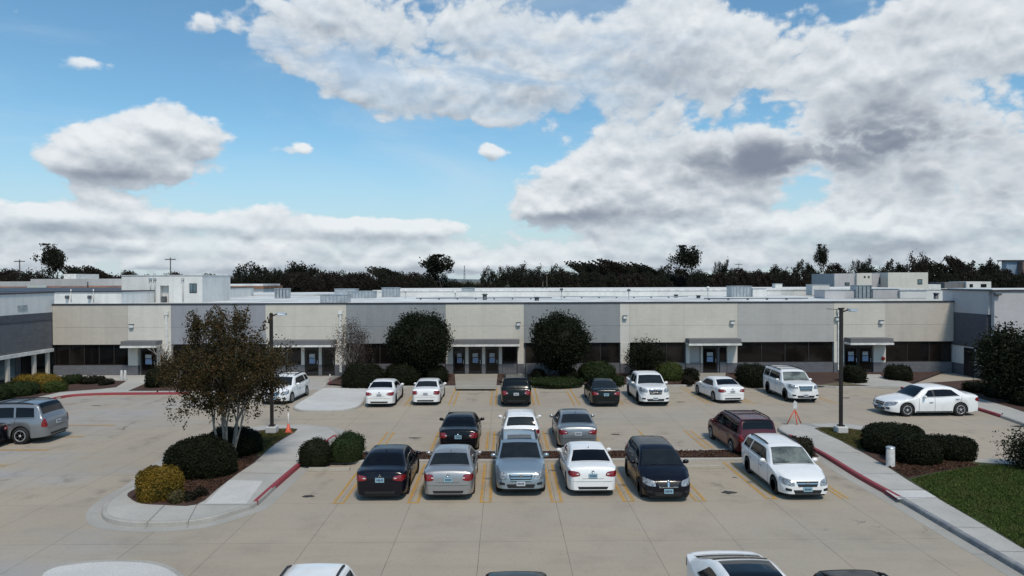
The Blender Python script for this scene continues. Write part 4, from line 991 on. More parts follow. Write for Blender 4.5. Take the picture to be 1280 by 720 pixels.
HERO = [(-12,334,50,0,'half cut by the left edge'),(22,334,46,4,'behind the leftmost utility pole'),(47,334,36,1,'left of the tall left pine'),(108,328,40,2,'above the left end of the rusty roof'),(137,330,44,5,'right of the first raked cypress on the left'),(166,336,30,4,'above the left wall of the roof tower'),
 (196,341,30,7,'over the middle of the roof tower'),(240,338,36,5,'at the right corner of the roof tower'),(268,340,34,4,'low between the roof tower and the tall domed pair'),(322,325,50,0,'first of the tall domed pair'),(352,333,26,7,'small between the tall domed pair'),(384,324.5,52,7,'second of the tall domed pair'),
 (432,336,26,0,'just left of the bare pole'),(452,339,46,4,'low behind the ribbed steel screens'),(502,330,56,2,'above the square corrugated box'),(524,338,36,4,'under the rounded pine'),(652,328,46,3,'first right of the open field gap'),(672,331,40,3,'second right of the open field gap'),
 (700,328,26,0,'with a knotty head above the second round tree'),(724,337,52,7,'low and long left of the long raked group'),(757,322.5,62,2,'first of the long raked group'),(789,321.5,62,5,'second of the long raked group'),(820,323.5,60,2,'third of the long raked group'),(846,328,50,0,'under the umbrella pine'),
 (884,335,44,7,'right of the umbrella pine'),(907,322,22,3,'spiky and alone right of the umbrella pine'),(930,333,44,4,'above the large grey roof box'),(956,335,40,0,'left of the rounded pair before the slim pine'),(977,328.5,32,7,'first rounded head left of the slim pine'),(1009,322.5,32,0,'second rounded head left of the slim pine'),
 (1050,326.5,36,4,'just right of the slim pine'),(1083,320.5,28,3,'behind the left part of the plant room'),(1098,330,40,7,'behind the middle of the plant room'),(1122,322,36,0,'behind the right part of the plant room'),(1146,313,32,1,'tallest on the right skyline'),(1168,318.5,46,7,'sloping down right of the tallest one'),
 (1196,327,34,4,'left of the small roof cabin'),(1206,317,34,5,'above the small roof cabin'),(1226,324,46,0,'right above the small roof cabin'),(1243,320,22,7,'narrow near the blue building'),(1262,334,40,4,'in front of the blue building'),(1300,334,50,0,'beyond the right edge')]
rng = random.Random(21)
for px, y, w, k, txt in HERO:
    v = VAR[k]; far_tree(v, px, y, 165+rng.uniform(-6, 14), w*1.22, f'{KN[v[2]]} {txt}', 'trees of the far belt')
px = -25
while px < 1310:
    gap = 560 < px < 640; y = 351 if gap else (338.5 if px > 300 or px < 70 else 345); v = VAR[rng.choice((1, 6, 0, 4, 7))]
    wh = next(t for a, t in WHERE if px < a)
    far_tree(v, px, y+rng.uniform(-3, 2.5), 152+rng.uniform(-5, 4), rng.uniform(28, 42), f'low {KN[v[2]]} in the belt foot {wh}', f'low {KN[v[2]]}s at the foot of the belt {wh}')
    px += 9.5
far_tree(PINE, 61, 308, 150, 52, 'tall ragged lone pine standing above the left skyline', name='tall_pine'); far_tree(PINE2, 67, 315, 151, 48, 'lower ragged pine head beside the tall left pine', name='tall_pine')
far_tree(PINE2, 541, 321, 150, 78, 'rounded pine on bare trunks above the left round tree', name='tall_pine')
far_tree(PINE, 857, 310, 150, 80, 'tall umbrella pine leaning above the roof right of centre', name='tall_pine'); far_tree(PINE, 1026, 308.5, 160, 38, 'slim solitary pine with small round head on the right skyline', name='tall_pine')
far_tree(VAR[0], 614, 330.5, 150, 27, 'lone wind-bent tree in the open field gap', name='far_tree')

# grass -------------------------------------------------
def grass(name, outline, n, m, hgt, seed, z=.15):
    rs = np.random.default_rng(seed); A = np.array([(p[0], p[1]) for p in outline]); lo, hi = A.min(0), A.max(0)
    p = rs.random((n*3, 2))*(hi-lo)+lo; ins = np.zeros(len(p), bool); j = len(A)-1
    for i in range(len(A)):
        c = ((A[i, 1] > p[:, 1]) != (A[j, 1] > p[:, 1])) & (p[:, 0] < (A[j, 0]-A[i, 0])*(p[:, 1]-A[i, 1])/(A[j, 1]-A[i, 1]+1e-9)+A[i, 0]); ins ^= c; j = i
    p = p[ins][:n]; n = len(p); h = hgt*(.5+rs.random(n)); a = rs.random(n)*6.28; w = .018+.02*rs.random(n)
    base = np.stack([p[:, 0], p[:, 1], np.full(n, z)], 1); dx_ = np.stack([np.cos(a)*w, np.sin(a)*w, np.zeros(n)], 1); tip = base+np.stack([rs.normal(size=n)*.03, rs.normal(size=n)*.03, h], 1)
    V_ = np.stack([base-dx_, base+dx_, tip+dx_*.2, tip-dx_*.2], 1).reshape(-1, 3)
    o = link(name, leafmesh(name, V_, m)); return tag(o, None, None, None, 'stuff')
L_GR = leafmat('lawn_blade', (.085, .125, .028), (.105, .125, .036)); L_DRY = leafmat('dry_blade', (.19, .155, .065), (.09, .10, .03))
o = grass('grass', gp([(1140,600),(1180,627),(1235,657),(1300,697),(1420,720),(1420,584),(1290,583),(1230,582),(1180,590),(1150,597)], .15), 60000, L_GR, .05, 1); tag(o, 'dark green mown lawn on the right island', 'grass')
o = grass('dry_grass', gp([(1022,536),(1050,550),(1077,563),(1090,555),(1085,541),(1052,535)], .15), 9000, L_DRY, .045, 2, .165); tag(o, 'dry yellow grass around the right street lamp', 'grass')
o = grass('dry_grass', gp([(324,570),(345,553),(371,537),(338,537),(325,541),(318,556)], .15), 7000, L_DRY, .045, 3, .157); tag(o, 'dry grass around the left street lamp', 'grass')
# mulch chips
def chips(name, polys, n, seed):
    rs = np.random.default_rng(seed); V_ = []
    for pl, z in polys:
        A = np.array([(p[0], p[1]) for p in pl]); lo, hi = A.min(0), A.max(0); p = rs.random((n, 2))*(hi-lo)+lo; ins = np.zeros(len(p), bool); j = len(A)-1
        for i in range(len(A)):
            c = ((A[i, 1] > p[:, 1]) != (A[j, 1] > p[:, 1])) & (p[:, 0] < (A[j, 0]-A[i, 0])*(p[:, 1]-A[i, 1])/(A[j, 1]-A[i, 1]+1e-9)+A[i, 0]); ins ^= c; j = i
        p = p[ins]; V_.append(quads(np.stack([p[:, 0], p[:, 1], np.full(len(p), z)+rs.random(len(p))*.03], 1), .05+.07*rs.random(len(p)), rs, nrm=np.tile((0, 0, 1.2), (len(p), 1))))
    o = link(name, leafmesh(name, np.concatenate(V_), leafmat('bark_chip', (.11, .055, .035), (.06, .03, .02), .9, (.17, .11, .07)))); return tag(o, 'reddish brown bark chips scattered over the planting beds', 'mulch', None, 'stuff')
chips('bark_chips', [([(xa, YM0+.2), (xb, YM0+.2), (xb+.1, YM1-.2), (xa+.5, YM1-.2)], .12), (gp([(163,623),(176,628),(246,629),(297,592),(320,577),(320,560),(254,560),(180,606)], .15), .155), (gp([(1106,581),(1135,597),(1170,590),(1225,582),(1212,578),(1138,560)], .15), .162),
    ([(xk0, YK+.25), (-4.2, YK+.25), (-4.2, YF-.2), (xk0, YF-.2)], .125), ([(-.2, YK+.25), (14.5, YK+.25), (14.5, YF-.2), (-.2, YF-.2)], .125), ([(18.2, YK+.25), (xk1, YK+.25), (xk1, YF-.2), (18.2, YF-.2)], .125)], 9000, 4)

#CARS
# ------------------------------------------------------------------ vehicles
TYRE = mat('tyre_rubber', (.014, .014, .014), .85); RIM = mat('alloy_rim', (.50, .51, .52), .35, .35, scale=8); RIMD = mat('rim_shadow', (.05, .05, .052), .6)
CGLASS = mat('car_glass', (.010, .012, .013), .04, scale=1.2, c2=(.016, .018, .018), spec=.45); CGLASS2 = mat('tinted_car_glass', (.003, .003, .004), .05, scale=1, spec=.35)
CGLASSG = mat('sunshade_behind_glass', (.17, .19, .17), .08, scale=1.6, c2=(.05, .06, .055), spec=.7)
BLACKP = mat('black_trim', (.012, .012, .013), .5); CHROME = mat('chrome', (.62, .63, .64), .18, 1, var=.05); HEADL = mat('headlight_lens', (.42, .44, .46), .12, .25, scale=14, c2=(.12, .13, .14), spec=.8)
TAILL = mat('tail_light_red', (.27, .008, .012), .15, scale=14, c2=(.12, .006, .01), spec=.8); AMBER = mat('amber_lens', (.50, .16, .02), .2); PLATEB = mat('pale_blue_plate', (.30, .48, .55), .5, scale=30, c2=(.18, .30, .38)); PLATEW = mat('white_plate', (.60, .61, .62), .5, scale=30, c2=(.40, .42, .46))
INK = mat('plate_ink', (.03, .05, .10), .6); REVL = mat('clear_lens', (.55, .55, .55), .2)
def paint(name, c, metal=0, rough=.32, coat=.7):
    if name in MATS: return MATS[name]
    m, nt, b = newmat(name); co = geopos(nt); d = noise(nt, co, 2.2, 5, .65).ss(.45, .8)
    dirt = (.20, .18, .15) if sum(c) > .3 else (.025, .023, .021)
    nt.links.new(mixc(nt, d*.16, c, dirt), b.inputs['Base Color']); b.inputs['Metallic'].default_value = metal; b.inputs['Coat Weight'].default_value = coat
    r = nt.nodes.new('ShaderNodeMath'); r.operation = 'MULTIPLY_ADD'; nt.links.new(d.s, r.inputs[0]); r.inputs[1].default_value = .12; r.inputs[2].default_value = rough; nt.links.new(r.outputs[0], b.inputs['Roughness'])
    b.inputs['Coat Roughness'].default_value = .06; b.inputs['Specular IOR Level'].default_value = .5 if sum(c) > .06 else .32; return m
PW = paint('white_paint', (.80, .80, .79)); PB = paint('black_paint', (.005, .0055, .007), 0, .14, .0); PN = paint('blue_black_paint', (.005, .005, .010), .0, .14, .0)
PS = paint('silver_paint', (.33, .36, .39), .6, .35); PSB = paint('pale_blue_silver_paint', (.30, .37, .42), .55, .35); PG = paint('warm_grey_paint', (.24, .26, .27), .6, .35)
PR = paint('maroon_paint', (.075, .006, .012), .2, .3, .3); PDG = paint('green_black_paint', (.006, .009, .0085), 0, .16, .0); PS2 = paint('dark_silver_paint', (.25, .26, .275), .6, .35); PSV = paint('champagne_silver_paint', (.36, .36, .36), .6, .35)

def pchip(keys):
    xs = [k[0] for k in keys]; ys = [k[1] for k in keys]; n = len(xs); h = [xs[i+1]-xs[i] for i in range(n-1)]; dl = [(ys[i+1]-ys[i])/h[i] for i in range(n-1)]
    m = [0]*n; m[0] = dl[0]; m[-1] = dl[-1]
    for i in range(1, n-1): m[i] = 0 if dl[i-1]*dl[i] <= 0 else 2*dl[i-1]*dl[i]/(dl[i-1]+dl[i])
    def f(x):
        if x <= xs[0]: return ys[0]
        if x >= xs[-1]: return ys[-1]
        i = max(j for j in range(n-1) if xs[j] <= x); t = (x-xs[i])/h[i]
        return (2*t**3-3*t*t+1)*ys[i]+(t**3-2*t*t+t)*h[i]*m[i]+(-2*t**3+3*t*t)*ys[i+1]+(t**3-t*t)*h[i]*m[i+1]
    return f
# side outlines: s from the nose, height; cowl, roof front, roof rear, glass foot (s); axles
BODY = {
 'sedan': dict(L=4.65, W=1.82, top=[(0,.50),(.03,.60),(.10,.68),(.30,.76),(.8,.86),(1.25,.93),(1.95,1.36),(2.35,1.44),(2.85,1.45),(3.3,1.40),(3.55,1.31),(4.02,1.09),(4.2,1.07),(4.5,1.04),(4.58,.98),(4.63,.80),(4.65,.55)], belt=[(0,.46),(1.3,.92),(2.5,.93),(3.9,1.0),(4.65,1.0)], cowl=1.27, rf=1.98, rr=3.36, gf=4.0, ax=(.92, 3.62), r=.33),
 'coupe': dict(L=4.55, W=1.80, top=[(0,.48),(.03,.58),(.10,.65),(.30,.73),(.8,.83),(1.25,.90),(2.05,1.31),(2.4,1.37),(2.8,1.37),(3.2,1.31),(4.1,1.03),(4.3,1.02),(4.46,.98),(4.52,.80),(4.55,.52)], belt=[(0,.44),(1.3,.90),(2.5,.91),(3.9,.97),(4.6,.97)], cowl=1.27, rf=2.06, rr=3.15, gf=4.1, ax=(.9, 3.55), r=.33),
 'hatch': dict(L=4.15, W=1.77, top=[(0,.52),(.03,.64),(.10,.74),(.28,.84),(.75,.98),(.95,1.02),(1.65,1.44),(2.1,1.53),(3.0,1.55),(3.62,1.50),(3.72,1.42),(3.98,1.08),(4.10,.98),(4.14,.80),(4.15,.55)], belt=[(0,.48),(1.0,.98),(2.5,1.0),(4.1,1.05)], cowl=.97, rf=1.68, rr=3.66, gf=3.99, ax=(.82, 3.38), r=.32),
 'wagon': dict(L=4.6, W=1.79, top=[(0,.50),(.03,.62),(.10,.70),(.30,.79),(.75,.90),(1.15,.97),(1.88,1.44),(2.25,1.52),(3.2,1.53),(4.0,1.48),(4.12,1.42),(4.38,1.06),(4.52,.98),(4.58,.80),(4.6,.55)], belt=[(0,.46),(1.2,.94),(2.5,.96),(4.5,1.03)], cowl=1.17, rf=1.90, rr=4.05, gf=4.37, ax=(.88, 3.60), r=.32),
 'suv': dict(L=4.7, W=1.88, top=[(0,.58),(.02,.74),(.07,.88),(.20,.99),(.6,1.06),(1.15,1.12),(1.80,1.60),(2.15,1.70),(3.2,1.73),(4.15,1.70),(4.30,1.62),(4.52,1.16),(4.62,1.05),(4.68,.85),(4.7,.60)], belt=[(0,.54),(1.2,1.05),(2.5,1.08),(4.6,1.12)], cowl=1.17, rf=1.84, rr=4.2, gf=4.51, ax=(.88, 3.62), r=.37),
 'crossover': dict(L=4.65, W=1.84, top=[(0,.56),(.03,.70),(.09,.82),(.25,.92),(.7,1.02),(1.2,1.08),(1.85,1.52),(2.2,1.61),(3.1,1.63),(4.0,1.58),(4.12,1.50),(4.42,1.12),(4.55,1.03),(4.62,.85),(4.65,.58)], belt=[(0,.52),(1.2,1.01),(2.5,1.04),(4.6,1.09)], cowl=1.22, rf=1.88, rr=4.04, gf=4.40, ax=(.88, 3.60), r=.35),
 'bigsuv': dict(L=5.0, W=1.98, top=[(0,.70),(.02,.90),(.06,1.04),(.16,1.12),(.6,1.16),(1.35,1.20),(1.90,1.70),(2.2,1.80),(3.4,1.83),(4.55,1.80),(4.70,1.72),(4.86,1.22),(4.93,1.10),(4.98,.9),(5.0,.62)], belt=[(0,.62),(1.4,1.14),(2.5,1.16),(4.9,1.18)], cowl=1.37, rf=1.93, rr=4.6, gf=4.85, ax=(.95, 3.85), r=.39),
 'minivan': dict(L=5.0, W=1.96, top=[(0,.54),(.03,.68),(.10,.80),(.3,.90),(.75,1.02),(1.05,1.09),(1.95,1.62),(2.35,1.72),(3.4,1.75),(4.6,1.72),(4.72,1.64),(4.88,1.16),(4.94,1.04),(4.98,.84),(5.0,.58)], belt=[(0,.5),(1.1,1.0),(2.5,1.03),(4.9,1.08)], cowl=1.07, rf=1.98, rr=4.64, gf=4.87, ax=(.95, 3.95), r=.34),
 'pickup': dict(L=5.3, W=1.95, top=[(0,.72),(.02,.94),(.06,1.05),(.18,1.11),(.6,1.15),(1.35,1.19),(1.90,1.66),(2.2,1.75),(3.0,1.77),(3.42,1.74),(3.50,1.66),(3.62,1.22),(3.66,1.16),(3.9,1.15),(5.2,1.15),(5.27,1.1),(5.3,.65)], belt=[(0,.62),(1.4,1.12),(3.6,1.13),(5.3,1.12)], cowl=1.37, rf=1.93, rr=3.44, gf=3.61, ax=(.98, 4.15), r=.40),
}
def vehicle(kind, x, y, rot, pm, name, label, cat, sc=1.0, glass=None, wglass=None, plate=('b', 'b'), rails=False, sunroof=False, emblem=None, grille='bar', tail='side', antenna=False, group=None, plate_show=True, racks=False):
    K = BODY[kind]; L, W = K['L'], K['W']; hw = W/2; top = pchip(K['top']); belt0 = pchip(K['belt']); r = K['r']; H = max(k[1] for k in K['top'])
    glass = glass or CGLASS; wglass = wglass or glass; a0, a1 = K['ax']; ra = r+.055
    tall = kind in ('suv', 'bigsuv', 'pickup', 'minivan', 'crossover')
    sill = .20 if not tall else .27
    wk = pchip([(0,hw*.60),(.03,hw*.72),(.10,hw*.82),(.25,hw*.91),(.55,hw*.97),(1.0,hw),(L-1.0,hw),(L-.45,hw*.97),(L-.2,hw*.92),(L-.07,hw*.85),(L,hw*.74)])
    st = set([k[0] for k in K['top']])|{0, .015, .05, .16, .4, L-.12, L-.3, L-.03}
    for c in (a0, a1):
        for i in range(13): st.add(c-ra*math.cos(PI*i/12))
        st |= {c-ra-.03, c+ra+.03}
    z = .5
    for i in range(int(L/.14)): st.add(i*.14+.07)
    st = sorted(s for s in st if 0 <= s <= L); q = [st[0]]
    for s in st[1:]:
        if s-q[-1] > .008: q.append(s)
    st = q
    def bottom(s):
        b = sill+.05*max(0, 1-s/.5)+.06*max(0, 1-(L-s)/.5)
        for c in (a0, a1):
            d = s-c
            if abs(d) < ra: b = max(b, r+math.sqrt(max(0, ra*ra-d*d)))
        return b
    def section(s):
        t = top(s); w = wk(s); bz = min(t-.035, belt0(s)); bo = bottom(s); bz = max(bz, bo+.04)
        hh = max(0, min(1, (t-bz)/(H-belt0(s)))); rw = (w-.07)*(1-hh)+(hw*.66 if not tall else hw*.72)*hh
        if s < .3 or s > L-.2: rw = min(rw, w-.045)
        cr = .035*(1-.3*hh)
        P0 = [(0, t+cr), (rw*.35, t+cr*.9), (rw*.7, t+cr*.5), (rw*.93, t+cr*.05)]
        e = (rw+.025*hh+.012, t-.028-.012*hh); bp = (w*.985 if hh < .2 else w*.955, bz)
        P0.append(e)
        for u in (.12, .5, .92): P0.append((e[0]+(bp[0]-e[0])*u+.02*math.sin(u*PI)*hh, e[1]+(bp[1]-e[1])*u))
        P0.append(bp); z9 = max(bz-.05, bo+.03)
        P0.append((w*.998, z9)); P0.append((w*1.0, z9+(bo-z9)*.4)); P0.append((w*.992, z9+(bo-z9)*.78)); P0.append((w*.968, bo))
        return P0
    secs = [section(s) for s in st]; nk = 13
    X = lambda s: L/2-s
    vs = []; fs = []; m = 2*nk-1
    for s, sc_ in zip(st, secs):
        row = [(X(s), -p[0], p[1]) for p in sc_[::-1]]+[(X(s), p[0], p[1]) for p in sc_[1:]]
        vs += row
    for i in range(len(st)-1):
        for k in range(m-1): fs.append((i*m+k, i*m+k+1, i*m+m+k+1, i*m+m+k))
    fs.append(tuple(range(m-1, -1, -1))); n0 = (len(st)-1)*m; fs.append(tuple(range(n0, n0+m)))
    root = empty(name, (x, y, .006), rot, label, cat, group); root.scale = (sc, sc, sc)
    c = MB(); c.add(vs, fs, True); me = c.mesh('body'); me.polygons[len(fs)-1].use_smooth = False; me.polygons[len(fs)-2].use_smooth = False
    body = link('body', me, root, pm)
    bvh = BVHTree.FromPolygons([Vector(v) for v in vs], fs)
    def surf(s, k, side=1, off=.008):
        def p_(s, k):
            k = max(0, min(12, k)); i = int(min(11, k)); t = k-i; A = section(s); a, b = A[i], A[i+1]
            return Vector((X(s), a[0]+(b[0]-a[0])*t, a[1]+(b[1]-a[1])*t))
        p = p_(s, abs(k)); ds = p_(min(L, s+.03), abs(k))-p_(max(0, s-.03), abs(k)); dk = p_(s, min(12, abs(k)+.2))-p_(s, max(0, abs(k)-.2))
        n = ds.cross(dk)
        if n.length < 1e-9: n = Vector((0, 0, 1))
        n.normalize()
        if n.z < 0 and abs(k) < 4 or (n.y < 0 and abs(k) >= 4): n = -n
        if abs(k) < 1e-6: n.y = 0
        p = p+n*off; sg = side if k >= 0 else -side
        return (p.x, p.y*sg, p.z)
    def grid(c, fn, nu, nv, flip=False):
        v = [fn(i/nu, j/nv) for j in range(nv+1) for i in range(nu+1)]
        f = [(j*(nu+1)+i, j*(nu+1)+i+1, (j+1)*(nu+1)+i+1, (j+1)*(nu+1)+i) for j in range(nv) for i in range(nu)]
        if flip: f = [q[::-1] for q in f]
        c.add(v, f, True); return c
    def part(nm, c, mm, par=root): return c.build(nm, mm, par)
    cw, rf, rr, gf = K['cowl'], K['rf'], K['rr'], K['gf']
    part('windscreen', grid(MB(), lambda u, v: surf(cw+.03+(rf-cw-.05)*v, (u*2-1)*3.05), 14, 12), wglass)
    if kind != 'pickup' or True: part('rear_window', grid(MB(), lambda u, v: surf(rr+.02+(gf-rr-.06)*v, (u*2-1)*2.95), 14, 10, True), glass)
    # side glass
    mid = (a0+a1)/2-.02; endq = rr if kind not in ('sedan', 'coupe') else rr+.22
    if kind in ('sedan', 'coupe', 'pickup'): segs = [(cw+.42, rf+.08, mid, mid-.02), (mid+.09, mid+.07, (endq if kind != 'pickup' else rr-.04), (rr-.12))]
    else: segs = [(cw+.42, rf+.08, mid, mid-.02), (mid+.09, mid+.07, a1-.28, a1-.34), (a1-.19, a1-.25, gf-.30, rr-.06)]
    if kind == 'coupe': segs = [(cw+.45, rf+.08, mid+.2, mid+.16), (mid+.29, mid+.25, endq, rr-.12)]
    for sd_ in (1, -1):
        for sg in segs:
            part('side_window', grid(MB(), lambda u, v: surf((sg[0]+(sg[2]-sg[0])*u)*(1-v)+(sg[1]+(sg[3]-sg[1])*u)*v, 6.95-1.75*v, sd_, .006), 10, 4), glass)
        for sg in segs[:2]:
            hx = sg[2]-.14; h0 = surf(hx, 9.6, sd_, .02); part('door_handle', MB().box(h0[0]-.09, h0[0]+.09, h0[1]-.02, h0[1]+.02, h0[2]-.015, h0[2]+.015), pm if pm is not PW else PS)
        mx = surf(cw+.50, 7.6, sd_, .0); c = MB(); c.ball((mx[0]+.02, mx[1]+.13*sd_, mx[2]+.06), (.07, .115, .078), 10, 7); c.box(mx[0]-.03, mx[0]+.03, min(mx[1]-.02*sd_, mx[1]+.1*sd_), max(mx[1]-.02*sd_, mx[1]+.1*sd_), mx[2]-.01, mx[2]+.03)
        part('mirror', c, pm)
    c = MB()                                        # shut lines
    for sd_ in (1, -1):
        for s0 in (cw+.22, mid+.045, (segs[1][2]+.06 if kind != 'coupe' else mid+.05)):
            grid(c, lambda u, v: surf(s0+.014*u+.10*(v-.5)*(0 if s0 < a1-.6 else -1), 7.6+3.9*v, sd_, .004), 1, 6)
        grid(c, lambda u, v: surf(a0+ra+.04+(a1-a0-2*ra-.08)*u, 11.55+.4*v, sd_, .004), 6, 1)
    for sh in ((cw-.02,),): grid(c, lambda u, v: surf(sh[0]+.022*v, (u*2-1)*3.3, 1, .005), 12, 1)
    if kind in ('sedan', 'coupe'): grid(c, lambda u, v: surf(gf+.02+.016*v, (u*2-1)*3.1, 1, .005), 12, 1)
    part('panel_gaps', c, BLACKP)
    # rubber belt line / black pillar
    for sd_ in (1, -1):
        c2 = segs[-1][2]; c = MB()
        grid(c, lambda u, v: surf(cw+.40+(c2-cw-.38)*u, 7.35+.35*v, sd_, .005), 12, 1)
        if kind != 'pickup': grid(c, lambda u, v: surf(mid-.01+.10*u-.02*v, 6.95-1.75*v, sd_, .007), 1, 4)
        part('belt_trim', c, BLACKP)
    def face(c, crn, end, nu=8, nv=4, off=.012, rnd=0):    # patch on nose (+1) or tail (-1); crn: 4 (y,z)
        def fn(u, v):
            if rnd:
                a, b = u*2-1, v*2-1; u2 = (a*math.sqrt(max(0, 1-.5*b*b*rnd))+1)/2; v2 = (b*math.sqrt(max(0, 1-.5*a*a*rnd))+1)/2; u, v = u2, v2
            y0 = crn[0][0]*(1-u)+crn[1][0]*u; y1 = crn[3][0]*(1-u)+crn[2][0]*u; z0 = crn[0][1]*(1-u)+crn[1][1]*u; z1 = crn[3][1]*(1-u)+crn[2][1]*u
            yy, zz = y0*(1-v)+y1*v, z0*(1-v)+z1*v
            h = bvh.ray_cast(Vector((end*(L/2+1), yy, zz)), Vector((-end, 0, 0)), 1.75)
            if h[0] is None: h = bvh.find_nearest(Vector((end*(L/2-.15), yy, zz)))
            n = h[1] if h[1].x*end > 0 or abs(h[1].y) > .5 else -h[1]
            if n.x*end < -.2: n = -n
            if n.y*yy < -.3: n = -n
            return tuple(h[0]+n.normalized()*off)
        return grid(c, fn, nu, nv, end < 0)
    zt = top(.10); zl = top(L-.06)
    nose_z = top(.14)-.03
    # head lights
    for sd_ in (1, -1):
        hy0, hy1 = (hw*.48, hw*.93); hz0, hz1 = nose_z-(.18 if not tall else .21), nose_z+.03
        part('headlight', face(MB(), [(sd_*hy0, hz0), (sd_*hy1, hz0+.05), (sd_*hy1, hz1+.05), (sd_*(hy0+.03), hz1-.03)], 1, 8, 4, .014, .5), HEADL)
        lz = .30 if not tall else .40
        c = face(MB(), [(sd_*hw*.62, lz+.05), (sd_*hw*.82, lz+.05), (sd_*hw*.82, lz+.15), (sd_*hw*.62, lz+.13)], 1, 4, 2, .01); part('fog_light', c, BLACKP)
    gz0 = nose_z-.19 if not tall else nose_z-(.33 if kind in ('pickup', 'bigsuv') else .25); gw = hw*.44 if grille != 'wide' else hw*.47
    gr = part('grille', face(MB(), [(-gw*.82, gz0), (gw*.82, gz0), (gw, nose_z-.02), (-gw, nose_z-.02)], 1, 10, 3, .013), BLACKP)
    if grille in ('chrome', 'wide'):
        n_ = 3
        for i in range(n_): zz = gz0+.02+(nose_z-.05-gz0)*i/(n_-.5); face_ = face(MB(), [(-gw*.84, zz), (gw*.84, zz), (gw*.88, zz+.03), (-gw*.88, zz+.03)], 1, 10, 1, .02); face_.build('grille_bar', CHROME, gr)
    elif grille == 'split':
        for q_ in ([(-.03, gz0), (.03, gz0), (.03, nose_z), (-.03, nose_z)], [(-gw*.82, gz0-.012), (gw*.82, gz0-.012), (gw*.84, gz0+.014), (-gw*.84, gz0+.014)]): face(MB(), q_, 1, 8, 2, .02).build('grille_bar', CHROME, gr)
    else: face(MB(), [(-gw*.95, nose_z-.10), (gw*.95, nose_z-.10), (gw*.97, nose_z-.075), (-gw*.97, nose_z-.075)], 1, 8, 1, .019).build('grille_bar', CHROME if grille == 'bar' else pm, gr)
    iz = .27 if not tall else .36
    part('air_intake', face(MB(), [(-hw*.5, iz-.01), (hw*.5, iz-.01), (hw*.56, iz+.12), (-hw*.56, iz+.12)], 1, 10, 2, .010), BLACKP)
    # tail lights
    tz = min(zl, 1.04 if not tall else 1.2)
    for sd_ in (1, -1):
        if tail == 'side': cr = [(sd_*hw*.47, tz-.20), (sd_*hw*.94, tz-.25), (sd_*hw*.95, tz-.01), (sd_*hw*.54, tz-.06)]
        elif tail == 'round': cr = [(sd_*hw*.54, tz-.23), (sd_*hw*.95, tz-.26), (sd_*hw*.95, tz-.01), (sd_*hw*.58, tz-.01)]
        else: cr = [(sd_*hw*.76, tz-.28), (sd_*hw*.93, tz-.28), (sd_*hw*.90, tz+.08), (sd_*hw*.77, tz+.08)]
        tl = part('tail_light', face(MB(), cr, -1, 8, 5, .014, .6), TAILL)
        if tail != 'tall': face(MB(), [(sd_*hw*.54, tz-.155), (sd_*hw*.64, tz-.155), (sd_*hw*.65, tz-.12), (sd_*hw*.56, tz-.12)], -1, 2, 1, .02).build('reversing_light', REVL, tl)
    c = MB(); face(c, [(-hw*.88, .56 if not tall else .66), (hw*.88, .56 if not tall else .66), (hw*.88, .568 if not tall else .668), (-hw*.88, .568 if not tall else .668)], -1, 14, 1, .008)
    face(c, [(-hw*.42, tz-.30), (hw*.42, tz-.30), (hw*.42, tz-.292), (-hw*.42, tz-.292)], -1, 10, 1, .008); part('bumper_line', c, BLACKP)
    part('rear_valance', face(MB(), [(-hw*.55, sill+.09), (hw*.55, sill+.09), (hw*.6, sill+.18), (-hw*.6, sill+.18)], -1, 10, 2, .009), BLACKP)
    c = MB(); c.box(-L/2+.10, L/2-.10, -hw+.26, hw-.26, sill-.03, sill+.35); c.box(X(a1)+ra+.02, X(a0)-ra-.02, -hw+.06, hw-.06, sill-.01, sill+.2); part('underbody', c, BLACKP)
    for end, pz in ((1, iz+.10), (-1, tz-.24 if (tail != 'tall') else tz-.2)):
        if plate[0 if end > 0 else 1] is None: continue
        pmn = PLATEB if plate[0 if end > 0 else 1] == 'b' else PLATEW
        h = bvh.ray_cast(Vector((end*(L/2+1), 0, pz)), Vector((-end, 0, 0)), 2); h2 = bvh.ray_cast(Vector((end*(L/2+1), 0, pz+.08)), Vector((-end, 0, 0)), 2)
        xx = (h[0].x*end if h[0] else L/2); xx = max(xx, h2[0].x*end if h2[0] else 0)+.014
        pl = part('number_plate', MB().box(end*xx, end*(xx+.012), -.155, .155, pz-.035, pz+.125), pmn)
        c = MB()
        for i in range(5): c.box(end*(xx+.013), end*(xx+.016), -.115+i*.048, -.085+i*.048, pz+.01, pz+.08)
        c.build('plate_characters', INK, pl)
    if emblem:
        for end, ez in ((1, nose_z-.055 if emblem != 'disc' else nose_z), (-1, tz-.055)):
            if end > 0 and emblem == 'rear': continue
            h = bvh.ray_cast(Vector((end*(L/2+1), 0, ez)), Vector((-end, 0, 0)), 2)
            if not h[0]: continue
            e0 = h[0].x+end*.03; c = MB()
            if emblem == 'diamonds':
                for ang in (90, 210, 330):
                    d = Vector((math.cos(R(ang)), math.sin(R(ang)))); n_ = Vector((-d.y, d.x)); pp = [Vector((0, 0)), d*.035+n_*.02, d*.07, d*.035-n_*.02]
                    c.add([(e0, p.x, ez+p.y) for p in pp]+[(e0-end*.008, p.x, ez+p.y) for p in pp], [(0, 1, 2, 3), (7, 6, 5, 4), (0, 4, 5, 1), (1, 5, 6, 2), (2, 6, 7, 3), (3, 7, 4, 0)])
            elif emblem == 'bow': c.box(e0-.006, e0+.006, -.085, .085, ez-.018, ez+.018).box(e0-.008, e0+.008, -.035, .035, ez-.03, ez+.03)
            else: c.lathe([(.05, e0-.006), (.05, e0+.006)], 14, 'x', (0, 0, ez))
            part('emblem', c, CHROME)
